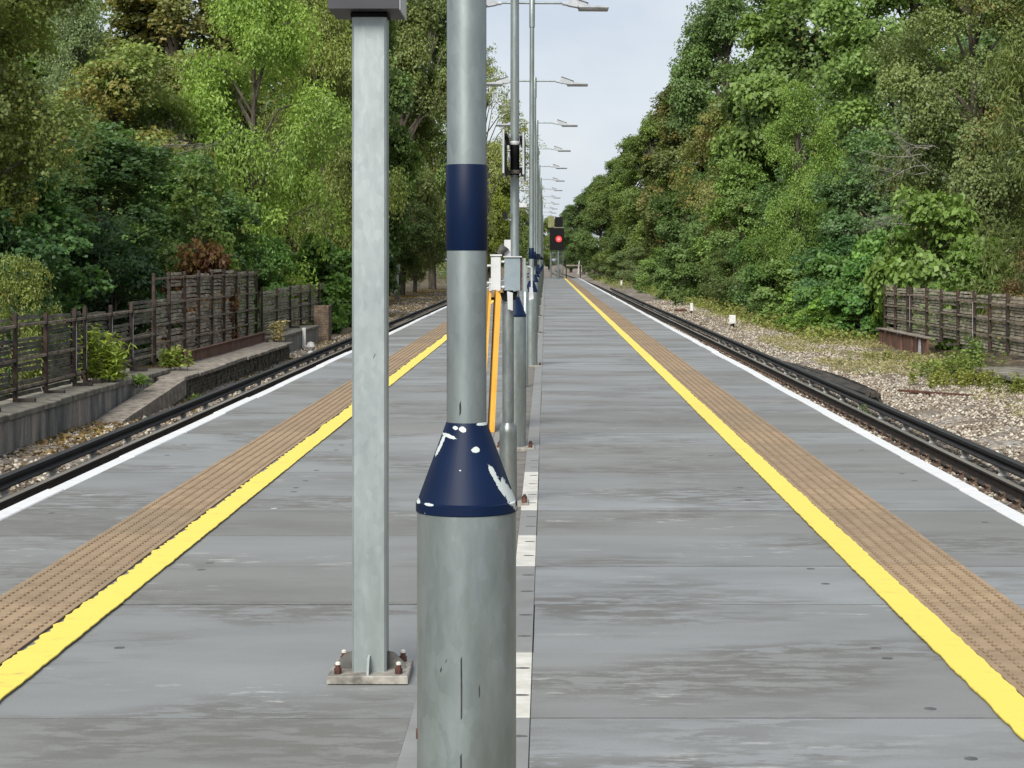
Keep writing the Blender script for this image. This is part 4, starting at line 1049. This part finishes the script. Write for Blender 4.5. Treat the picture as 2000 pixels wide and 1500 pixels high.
# trees about 10 m tall
proto('broad_a', 11, 10, 3.2, 0.17, base=0.10, prof='egg', nb=34, K=22, nl=46, leaf=(0.17, 0.13), rc=0.42, bough=0.33, flat=0.5)
proto('broad_b', 12, 10, 3.3, 0.17, base=0.14, prof='round', nb=30, K=24, nl=46, leaf=(0.16, 0.12), rc=0.45, bough=0.36, radj=0.32)
proto('fine_a', 13, 10, 3.0, 0.14, base=0.08, prof='egg', nb=34, K=26, nl=56, leaf=(0.12, 0.055), rc=0.36, bough=0.30, droop=0.9, strand=0.55, flat=0.6, jit=0.7)
proto('fine_b', 14, 10, 3.0, 0.14, base=0.12, prof='tall', nb=34, K=26, nl=52, leaf=(0.11, 0.06), rc=0.38, bough=0.32, droop=0.5, strand=0.25, jit=0.65)
proto('sparse', 15, 10, 2.6, 0.12, base=0.18, prof='tall', nb=30, K=12, nl=24, leaf=(0.13, 0.085), rc=0.34, bough=0.34, droop=0.4, jit=0.7, twigs=10)
proto('conifer', 16, 10, 2.4, 0.16, base=0.03, prof='cone', nb=54, K=16, nl=50, leaf=(0.17, 0.035), rc=0.40, bough=0.30, droop=0.7, strand=0.12, flat=0.3, jit=0.45, inner=0.6)
# tall trees about 20 m, leaves kept at leaf size
proto('tall_a', 17, 20, 4.2, 0.30, base=0.08, prof='egg', nb=64, K=26, nl=44, leaf=(0.25, 0.18), rc=0.60, bough=0.30, flat=0.5)
proto('tall_b', 18, 20, 4.2, 0.30, base=0.10, prof='tall', nb=64, K=26, nl=48, leaf=(0.22, 0.14), rc=0.56, bough=0.29, droop=0.45, strand=0.25, jit=0.65, radj=0.32)
proto('maple', 19, 13, 3.5, 0.20, base=0.16, prof='round', nb=50, K=30, nl=62, leaf=(0.105, 0.08), rc=0.40, bough=0.28, flat=0.5, droop=0.4)
proto('sapling', 25, 5, 0.9, 0.035, 2, 3, base=0.20, prof='tall', nb=22, K=9, nl=24, leaf=(0.13, 0.10), rc=0.22, bough=0.45, droop=0.4, radj=0.4)
# shrubs about 3 m
proto('shrub_a', 21, 3, 1.6, 0.035, 3, 3, base=0.02, prof='dome', nb=22, K=14, nl=34, leaf=(0.115, 0.075), rc=0.24, bough=0.34, radj=0.3)
proto('shrub_b', 22, 3, 1.6, 0.035, 3, 3, base=0.02, prof='dome', nb=22, K=14, nl=26, leaf=(0.16, 0.125), rc=0.26, bough=0.34, droop=0.4, radj=0.35)
proto('shrub_c', 23, 3, 1.5, 0.03, 4, 3, base=0.02, prof='egg', nb=24, K=16, nl=36, leaf=(0.09, 0.045), rc=0.22, bough=0.30, droop=0.3, radj=0.35)
proto('ivy', 24, 3, 1.1, 0.03, 2, 2, base=0.01, prof='tall', nb=22, K=18, nl=22, leaf=(0.14, 0.13), rc=0.22, bough=0.40, droop=0.8, flat=0.25, jit=0.4)

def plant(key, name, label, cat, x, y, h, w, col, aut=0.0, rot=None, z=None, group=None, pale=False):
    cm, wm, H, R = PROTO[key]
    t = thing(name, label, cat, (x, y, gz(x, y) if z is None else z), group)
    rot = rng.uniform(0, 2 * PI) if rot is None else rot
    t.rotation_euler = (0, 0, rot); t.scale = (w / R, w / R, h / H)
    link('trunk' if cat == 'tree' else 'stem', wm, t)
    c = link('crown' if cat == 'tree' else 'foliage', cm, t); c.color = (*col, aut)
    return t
LG, MG, DG = (0.150, 0.215, 0.048), (0.120, 0.175, 0.055), (0.080, 0.130, 0.058)
OL, BR, GG, YG = (0.125, 0.145, 0.042), (0.125, 0.125, 0.055), (0.125, 0.155, 0.085), (0.175, 0.20, 0.045)
G1, G2, G3, G4 = 'trees left of the line', 'trees right of the line', 'shrubs below the right trees', 'shrubs behind the left fence'
T = lambda *a, **k: plant(a[0], 'tree', a[1], 'tree', *a[2:], **k)
S = lambda *a, **k: plant(a[0], 'shrub', a[1], 'shrub', *a[2:], **k)
# left
T('maple', 'dark maple overhanging the top left corner of the picture', -12.9, 41, 13.0, 3.4, (0.105, 0.125, 0.038), 0.10, group=G1)
T('fine_a', 'large bright light-green tree standing left of the square post', -9.6, 64, 12.8, 3.2, LG, 0.02, group=G1)
T('broad_b', 'tree with brown-tinted autumn leaves at upper left', -13.2, 60, 8.9, 3.0, (0.125, 0.155, 0.055), 0.34, group=G1)
T('fine_b', 'grey-green willow-like tree behind the brown-tinted one', -16.6, 70, 11.4, 2.6, GG, 0.0, group=G1)
T('broad_a', 'dark green tree low in the middle of the left thicket', -11.6, 51, 5.9, 2.9, DG, 0.02, group=G1)
T('broad_b', 'dark green tree at the left frame edge above the low fence', -13.6, 46, 6.0, 2.8, DG, 0.03, group=G1)
T('broad_a', 'dark green tree behind the tall fence section', -10.0, 56, 5.4, 2.2, (0.075, 0.125, 0.045), 0.03, group=G1)
T('fine_a', 'olive weeping tree close behind the square post', -9.2, 82, 14.5, 2.7, OL, 0.06, group=G1)
T('tall_a', 'tall brownish-green tree at the back of the left thicket', -15.5, 82, 17.0, 4.2, BR, 0.25, group=G1)
T('tall_b', 'tall olive tree at the back, left of the dark housing', -13.0, 100, 20.0, 4.2, OL, 0.12, group=G1)
T('tall_a', 'tall dark tree at the far back left of the thicket', -22.0, 84, 17.0, 4.8, MG, 0.1, group=G1)
T('tall_a', 'tall dark-green tree right of the square post', -10.8, 116, 22.0, 3.6, (0.085, 0.125, 0.042), 0.05, group=G1)
T('tall_b', 'tall mixed green and brown tree between the square post and near column', -10.2, 138, 25.0, 4.0, (0.110, 0.130, 0.048), 0.20, group=G1)
T('tall_b', 'tall dark tree touching the left edge of the near column', -9.4, 164, 27.0, 3.9, (0.095, 0.130, 0.045), 0.08, group=G1)
T('broad_b', 'low bushy tree over the leaf litter left of the near column', -10.6, 132, 9.0, 3.2, (0.06, 0.085, 0.03), 0.15, group=G1)
T('fine_b', 'low brown-tinted bushy tree beside the near column above the litter', -10.0, 150, 10.0, 3.0, BR, 0.2, group=G1)
T('sparse', 'thin sparse tree with sky showing through, right of the near column', -7.2, 236, 28.0, 4.2, (0.15, 0.165, 0.06), 0.15, group=G1)
T('sparse', 'farther sparse tree behind the second lamp pole', -4.6, 270, 24.0, 4.0, (0.15, 0.16, 0.065), 0.15, group=G1)
T('tall_b', 'yellow-green dense tree seen between the near column and second pole', -7.4, 255, 18.0, 4.6, (0.14, 0.165, 0.035), 0.05, group=G1)
T('broad_a', 'distant green tree low behind the second lamp pole', -5.6, 300, 13.0, 3.6, (0.09, 0.12, 0.034), 0.05, group=G1)
T('broad_b', 'distant green tree behind the third lamp pole', -4.6, 360, 12.5, 4.0, (0.09, 0.125, 0.036), 0.05, group=G1)
T('broad_a', 'farthest tree left of the red signal', -2.4, 430, 11.0, 4.0, (0.11, 0.14, 0.045), 0.05, group=G1)
# right
T('conifer', 'dark conifer filling the right frame edge', 12.9, 49, 15.0, 2.5, (0.085, 0.105, 0.034), 0.05, group=G2)
T('maple', 'tree with yellowing leaves and bare branches left of the conifer', 13.4, 62, 13.5, 3.2, (0.115, 0.140, 0.058), 0.22, group=G2)
T('fine_b', 'bright light-green feathery tree in the middle of the right bank', 10.3, 80, 9.6, 2.1, (0.125, 0.185, 0.045), 0.02, group=G2)
T('tall_a', 'tall green tree rising behind the light-green feathery one', 14.0, 108, 24.0, 4.8, (0.100, 0.145, 0.046), 0.06, rot=2.1, group=G2)
T('tall_b', 'tall tree behind the yellowing one at upper right', 17.5, 92, 22.0, 4.8, MG, 0.12, group=G2)
T('tall_b', 'tall dense tree whose crown meets the sky at top right', 11.8, 130, 22.5, 3.8, (0.090, 0.135, 0.050), 0.03, group=G2)
T('tall_a', 'tall dark tree beyond the conifer at the top right corner', 21.0, 82, 20.0, 4.5, DG, 0.10, group=G2)
T('broad_b', 'brownish rounded tree left of the light-green feathery one', 10.7, 114, 11.6, 3.0, (0.12, 0.125, 0.045), 0.25, group=G2)
T('broad_a', 'dark green tree under the bare branches on the right bank', 11.8, 72, 6.9, 2.5, DG, 0.04, group=G2)
T('broad_b', 'dark green tree below the light-green feathery one', 10.9, 86, 6.6, 2.5, (0.070, 0.115, 0.048), 0.03, group=G2)
T('broad_a', 'mid-green tree below the brownish rounded one', 10.4, 104, 7.6, 2.6, MG, 0.08, group=G2)
T('tall_a', 'dark round-topped tree with a brown edge on the skyline', 11.2, 160, 18.0, 4.0, (0.075, 0.09, 0.032), 0.28, group=G2)
T('broad_a', 'green tree low between the skyline tree and the shrubs', 10.2, 140, 9.0, 3.2, (0.07, 0.11, 0.036), 0.05, group=G2)
T('tall_b', 'sixth tree from the signal along the right skyline', 10.2, 186, 16.5, 3.6, (0.105, 0.14, 0.04), 0.06, group=G2)
T('tall_a', 'fifth tree from the signal along the right skyline', 9.8, 216, 16.0, 4.0, (0.075, 0.105, 0.036), 0.10, group=G2)
T('tall_b', 'fourth tree from the signal along the right skyline', 9.2, 250, 15.5, 4.2, (0.10, 0.13, 0.042), 0.06, group=G2)
T('tall_a', 'third tree from the signal along the right skyline', 7.9, 292, 15.0, 4.0, (0.08, 0.115, 0.04), 0.06, group=G2)
T('tall_b', 'second tree from the signal along the right skyline', 6.6, 345, 14.5, 4.0, (0.075, 0.11, 0.042), 0.05, group=G2)
T('tall_a', 'distant tree directly behind and right of the signal', 5.2, 410, 14.0, 4.0, (0.07, 0.105, 0.045), 0.05, group=G2)
T('tall_b', 'low pale tree closing the line of sight behind the signal', 1.0, 520, 14.0, 5.0, (0.12, 0.145, 0.05), 0.05, group=G2)
# shrubs right
S('shrub_b', 'bright broad-leaved shrub above the right fence', 11.4, 58.5, 4.4, 1.9, (0.13, 0.19, 0.05), 0.08, group=G3)
S('shrub_b', 'second bright broad-leaved shrub above the near part of the right fence', 11.6, 52, 2.9, 1.5, (0.11, 0.165, 0.045), 0.06, group=G3)
S('shrub_c', 'brownish dry shrub behind the right fence at the frame edge', 12.0, 47, 2.7, 1.3, (0.12, 0.085, 0.045), 0.35, group=G3)
S('ivy', 'glossy ivy mound at the end of the right fence', 9.65, 60, 2.5, 1.05, (0.075, 0.15, 0.04), 0.0, group=G3)
S('shrub_b', 'leafy green shrub left of the ivy mound', 9.6, 65, 2.6, 1.5, (0.085, 0.15, 0.045), 0.02, group=G3)
S('shrub_a', 'low nettle-like shrub at the edge of the right ballast', 8.7, 63, 1.05, 1.0, (0.13, 0.19, 0.045), 0.06, group=G3)
S('shrub_a', 'dark green shrub above the nettles', 10.2, 70, 3.2, 1.9, (0.05, 0.10, 0.04), 0.02, group=G3)
for (k, x, y, h, w, c, a, lab) in (
    ('shrub_b', 9.3, 75, 2.4, 1.6, MG, 0.03, 'green shrub behind the largest marker block'),
    ('shrub_a', 9.5, 85, 3.4, 2.0, (0.07, 0.12, 0.036), 0.05, 'taller green shrub beyond the largest marker block'),
    ('shrub_c', 9.3, 96, 3.0, 2.0, (0.075, 0.10, 0.034), 0.12, 'brownish-green shrub beyond the fallen bar'),
    ('shrub_a', 9.2, 109, 3.3, 2.2, (0.085, 0.125, 0.04), 0.03, 'rounded shrub on the verge past the middle marker'),
    ('shrub_b', 9.0, 126, 3.2, 2.2, (0.10, 0.145, 0.05), 0.03, 'pale green shrub half way along the right verge'),
    ('shrub_a', 8.8, 148, 3.2, 2.2, MG, 0.03, 'green shrub in the farther half of the right verge'),
    ('shrub_c', 8.6, 176, 3.6, 2.4, (0.11, 0.135, 0.06), 0.1, 'grey-green shrub near the farthest white marker'),
    ('shrub_a', 8.2, 212, 3.4, 2.6, (0.10, 0.13, 0.055), 0.05, 'pale shrub near the bare white trunk'),
    ('shrub_c', 7.2, 252, 3.2, 2.6, (0.11, 0.135, 0.06), 0.05, 'last shrub on the right verge before the signal')):
    S(k, lab, x, y, h, w, c, a, group=G3)
S('ivy', 'bright creeper spilling over the ballast left of the right fence', 9.0, 61.0, 1.5, 1.0, (0.13, 0.215, 0.05), 0.0, group=G3)
S('shrub_b', 'bright lime-green nettle bank between creeper and largest marker', 8.9, 67.5, 1.5, 1.1, (0.14, 0.215, 0.055), 0.05, group=G3)
S('shrub_b', 'bright green shrub filling the gap above the ivy mound', 10.6, 62.0, 3.4, 1.5, (0.10, 0.175, 0.05), 0.02, group=G3)
# shrubs left
S('shrub_c', 'rounded yellow-green bush above the low fence at the left edge', -9.0, 33.6, 2.5, 0.85, (0.125, 0.145, 0.04), 0.06, group=G4)
S('shrub_b', 'red-leaved shrub rising above the tall fence', -8.5, 48.3, 2.95, 1.05, (0.11, 0.045, 0.028), 0.45, group=G4)
S('sapling', 'light green climber right of the red-leaved shrub', -8.4, 51.0, 3.1, 0.55, (0.16, 0.21, 0.05), 0.05, group=G4)
S('sapling', 'pale green saplings above the red-leaved shrub', -8.9, 49.5, 5.0, 0.8, (0.13, 0.18, 0.06), 0.1, group=G4)
S('sapling', 'dark sapling standing in the gap behind the low fence', -10.6, 42, 4.2, 1.0, (0.07, 0.13, 0.045), 0.03, group=G4)
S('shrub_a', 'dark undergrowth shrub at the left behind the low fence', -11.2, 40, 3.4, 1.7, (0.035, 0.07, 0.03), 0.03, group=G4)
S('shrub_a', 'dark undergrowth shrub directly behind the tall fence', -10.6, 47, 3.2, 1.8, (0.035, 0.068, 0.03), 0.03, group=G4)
S('ivy', 'ivy mass climbing over the brick pillar and fence end', -7.75, 67.5, 3.3, 1.25, (0.085, 0.15, 0.035), 0.02, group=G4)
S('ivy', 'lower ivy hanging beside the square post', -7.6, 74, 2.9, 1.2, (0.07, 0.125, 0.03), 0.03, group=G4)
S('shrub_a', 'green shrub between the far low fence and the light-green tree', -8.9, 62, 3.2, 1.4, (0.075, 0.135, 0.04), 0.02, group=G4)
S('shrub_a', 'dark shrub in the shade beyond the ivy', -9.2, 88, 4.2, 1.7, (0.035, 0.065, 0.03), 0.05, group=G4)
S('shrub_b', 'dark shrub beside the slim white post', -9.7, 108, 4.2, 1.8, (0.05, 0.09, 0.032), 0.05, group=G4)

# bare pale branches on the right bank
def bare(name, label, x, y, z, seed, spread, up, scale, n=7):
    r = random.Random(seed); t = thing(name, label, 'dead branch', (x, y, z), 'bare branches in the trees')
    def grow(p, d, L, rad, lev, mb):
        pts, rads = [p], [rad]
        for k in range(4):
            d = (d + Vector((r.uniform(-.35, .35), r.uniform(-.35, .35), r.uniform(-.3, .25)))).normalized()
            p = p + d * L / 4; pts.append(p); rads.append(rad * (1 - 0.2 * (k + 1)))
            if lev < 3 and k > 0:
                for _ in range(2 if lev < 2 else 1):
                    dd = (d + Vector((r.uniform(-1, 1), r.uniform(-.7, .7), r.uniform(-.7, .7))) * 0.8).normalized()
                    grow(p, dd, L * r.uniform(0.4, 0.62), rads[-1] * 0.6, lev + 1, mb)
        mb.tube(pts, rads, 4, cap=False)
    for k in range(n):
        mb = MB(); grow(Vector((r.uniform(-.3, .3), r.uniform(-.2, .2), r.uniform(-.5, .5))), Vector((-spread * r.uniform(0.6, 1.2), r.uniform(-0.5, -0.1), up * r.uniform(-0.5, 1.2))).normalized(), scale * r.uniform(0.6, 1.1), 0.017, 0, mb)
        mb.build('branch', M['bark_pale'], t)
bare('bare_branches', 'pale leafless branches spreading left out of the yellowing tree', 11.4, 58.2, 4.4, 4, 1.0, 0.5, 1.9, 7)
bare('bare_branches', 'lower leafless branches beside the dark trunk on the right bank', 11.0, 58.0, 2.9, 9, 0.7, -0.1, 1.5, 5)
bare('bare_branches', 'thin leafless branches in the left thicket above the red shrub', -9.8, 51.0, 4.3, 12, -0.8, 0.4, 1.5, 4)

# ------------------------------------------------------------------ weeds
def weed(name, label, x, y, n, h, w, col, leaf, seed, aut=0.0, z=None, droop=0.5, stems=10):
    r = np.random.default_rng(seed)
    t = thing(name, label, 'weed', (x, y, gz(x, y) if z is None else z), 'weeds along the track')
    si = r.integers(0, stems, n); bx = r.normal(size=stems) * w * 0.45; by = r.normal(size=stems) * w * 0.45
    sh = h * r.uniform(0.5, 1.05, stems); lean = r.normal(size=(stems, 2)) * 0.18
    f_ = r.uniform(0.08, 1, n); zz = f_ * sh[si]
    C = np.stack([bx[si] + lean[si, 0] * zz + r.normal(size=n) * leaf[0] * 0.6, by[si] + lean[si, 1] * zz + r.normal(size=n) * leaf[0] * 0.6, zz], -1)
    A = unit(np.stack([r.normal(size=n), r.normal(size=n), r.uniform(-droop, 0.5, n)], -1))
    Nn = unit(np.array([0, 0, 1.0]) + r.normal(size=(n, 3)) * 0.5)
    me = leaves_mesh('foliage', C, A, Nn, leaf[0] * r.uniform(0.6, 1.3, n), leaf[1] * r.uniform(0.6, 1.3, n), r.uniform(0, 1, n), r.uniform(0, 1, n), M['leaf'])
    o = link('foliage', me, t); o.color = (*col, aut)
    mb = MB()
    for k in range(stems):
        mb.tube([(bx[k], by[k], -0.05), (bx[k] + lean[k, 0] * sh[k], by[k] + lean[k, 1] * sh[k], sh[k])], [0.008, 0.004], 3)
    mb.build('stem', M['bark'], t)
weed('tall_weed', 'tall yellow-green weed growing up the left low fence', -7.24, 32.4, 1500, 0.92, 0.36, (0.15, 0.19, 0.035), (0.15, 0.035), 1, 0.05, -0.5, 0.9, 16)
weed('tall_weed', 'pale leafy weed at the foot of the tall fence beside the trough lids', -7.05, 37.6, 520, 0.48, 0.30, (0.16, 0.20, 0.055), (0.10, 0.075), 2, 0.1, -0.55, 0.4, 12)
weed('low_weed', 'small green weed hanging over the left stained wall', -6.95, 33.5, 90, 0.2, 0.16, (0.12, 0.18, 0.05), (0.10, 0.06), 3, 0.0, -0.62, 0.9, 6)
weed('dead_weed', 'dry straw-coloured plant at the end of the tall fence', -7.0, 51.0, 260, 0.55, 0.22, (0.36, 0.29, 0.18), (0.09, 0.05), 4, 0.0, -0.6, 0.5, 9)
weed('low_weed', 'tiny green weed by the ramp slab', -6.3, 35.5, 70, 0.16, 0.12, (0.12, 0.17, 0.04), (0.07, 0.04), 5, 0.0, None, 0.3, 5)
weed('tall_weed', 'tall leafy weed standing in front of the right fence', 9.2, 42.2, 700, 1.05, 0.34, (0.10, 0.145, 0.045), (0.10, 0.05), 6, 0.05, None, 0.4, 14)
weed('tall_weed', 'spreading green weed in the middle of the right ballast patch', 8.5, 41.4, 2600, 0.55, 0.80, (0.125, 0.165, 0.045), (0.075, 0.045), 7, 0.06, None, 0.3, 60)
weed('low_weed', 'yellowish low weed on the near side of the right patch', 8.3, 38.6, 3000, 0.36, 0.85, (0.17, 0.18, 0.05), (0.06, 0.035), 8, 0.1, None, 0.3, 46)
weed('low_weed', 'yellowish low weed nearest the right frame edge', 8.9, 36.6, 2600, 0.34, 0.75, (0.15, 0.165, 0.05), (0.06, 0.035), 9, 0.1, None, 0.3, 40)
weed('low_weed', 'straggly pale weed on the ballast left of the rust-red girder', 8.5, 48.5, 1500, 0.28, 1.0, (0.20, 0.20, 0.085), (0.06, 0.03), 10, 0.15, None, 0.3, 30)
weed('low_weed', 'bright yellow-green tuft in front of the rust-red girder', 8.75, 44.6, 260, 0.24, 0.20, (0.24, 0.25, 0.05), (0.07, 0.045), 11, 0.0, None, 0.3, 10)
weed('low_weed', 'small weed growing against the right running rail', 5.25, 32.5, 120, 0.22, 0.12, (0.09, 0.13, 0.04), (0.06, 0.03), 12, 0.0, None, 0.3, 6)

def cover(name, label, cat, boxes, seed, col, leaf, aut, hmax, mat='leaf'):
    r = np.random.default_rng(seed); parts = []
    for (x0, x1, y0, y1, n) in boxes:
        x = r.uniform(x0, x1, n); y = r.uniform(y0, y1, n)
        pn = np.sin(x * 2.1 + y * 0.8) + np.sin(y * 0.43 + 1) + r.normal(size=n) * 0.5
        keep = pn > -0.2; x, y = x[keep], y[keep]
        z = np.array([gz(float(q), 0) for q in x]) + r.uniform(0.0, 1, len(x)) ** 1.5 * hmax * (0.4 + 0.6 * np.clip(pn[keep] / 2, 0, 1))
        parts.append(np.stack([x, y, z], -1))
    C = np.concatenate(parts); n = len(C)
    A = unit(r.normal(size=(n, 3)) * np.array([1, 1, 0.6])); Nn = unit(np.array([0, 0, 1.0]) + r.normal(size=(n, 3)) * 0.6)
    me = leaves_mesh(name, C, A, Nn, leaf[0] * r.uniform(0.5, 1.4, n), leaf[1] * r.uniform(0.5, 1.4, n), r.uniform(0, 1, n), r.uniform(0, 1, n), M[mat])
    o = tag(link(name, me), label, cat, kind='stuff'); o.color = (*col, aut)
cover('verge_plants', 'low yellow-green plants along the foot of the right bank', 'ground cover',
      [(7.9, 10.2, 58, 76, 9000), (7.7, 10.0, 76, 110, 9000), (7.4, 9.8, 110, 170, 9000), (6.2, 9.5, 170, 300, 9000)], 31, (0.16, 0.175, 0.06), (0.13, 0.07), 0.22, 0.55)
cover('dry_grass', 'dry straw-coloured growth on the right ballast edge', 'ground cover',
      [(6.6, 9.6, 42, 62, 18000), (7.4, 9.6, 30, 42, 3000), (6.9, 8.6, 62, 100, 4500)], 32, (0.25, 0.225, 0.14), (0.10, 0.026), 0.2, 0.20)
cover('leaf_litter', 'brown fallen leaves on the ground left of the line', 'leaf litter',
      [(-10.5, -6.2, 75, 170, 16000), (-7.0, -6.3, 22, 31, 800), (-6.9, -6.0, 31, 75, 1600), (-12, -7.9, 20, 75, 7000)], 33, (0.17, 0.11, 0.06), (0.11, 0.08), 0.5, 0.06)
# distant woods behind both tree lines, read as one mass
def woods(name, label, seed, boxes, col):
    r = np.random.default_rng(seed); Cs, Ns = [], []
    for (x0, x1, y0, y1, H, nclump) in boxes:
        cx = r.uniform(x0, x1, nclump); cy = r.uniform(y0, y1, nclump); cz = r.uniform(-0.5, H, nclump)
        for a, b, c in zip(cx, cy, cz):
            m = 90; d = unit(r.normal(size=(m, 3))); d[:, 2] *= 0.7
            Cs.append(np.array([a, b, c]) + d * r.uniform(0.7, 1.5)); Ns.append(d * 0.6 + np.array([0, 0, 0.7]))
    C = np.concatenate(Cs); Nn = unit(np.concatenate(Ns) + r.normal(size=C.shape) * 0.4); n = len(C)
    A = unit(r.normal(size=(n, 3)))
    me = leaves_mesh(name, C, A, Nn, r.uniform(0.15, 0.34, n), r.uniform(0.11, 0.25, n), r.uniform(0, 1, n), r.uniform(0, 1, n), M['leaf'])
    o = tag(link(name, me), label, 'woodland', kind='stuff'); o.color = (*col, 0.1)
woods('woodland', 'dark mass of woodland behind the left trees', 41, [(-34, -18, 52, 90, 11, 900), (-26, -12, 90, 180, 15, 800), (-22, -9, 180, 320, 14, 500)], (0.085, 0.120, 0.045))
woods('woodland', 'dark mass of woodland behind the right trees', 42, [(16, 34, 50, 90, 11, 900), (13, 26, 90, 170, 14, 700), (11.5, 22, 170, 320, 12, 500)], (0.085, 0.125, 0.050))
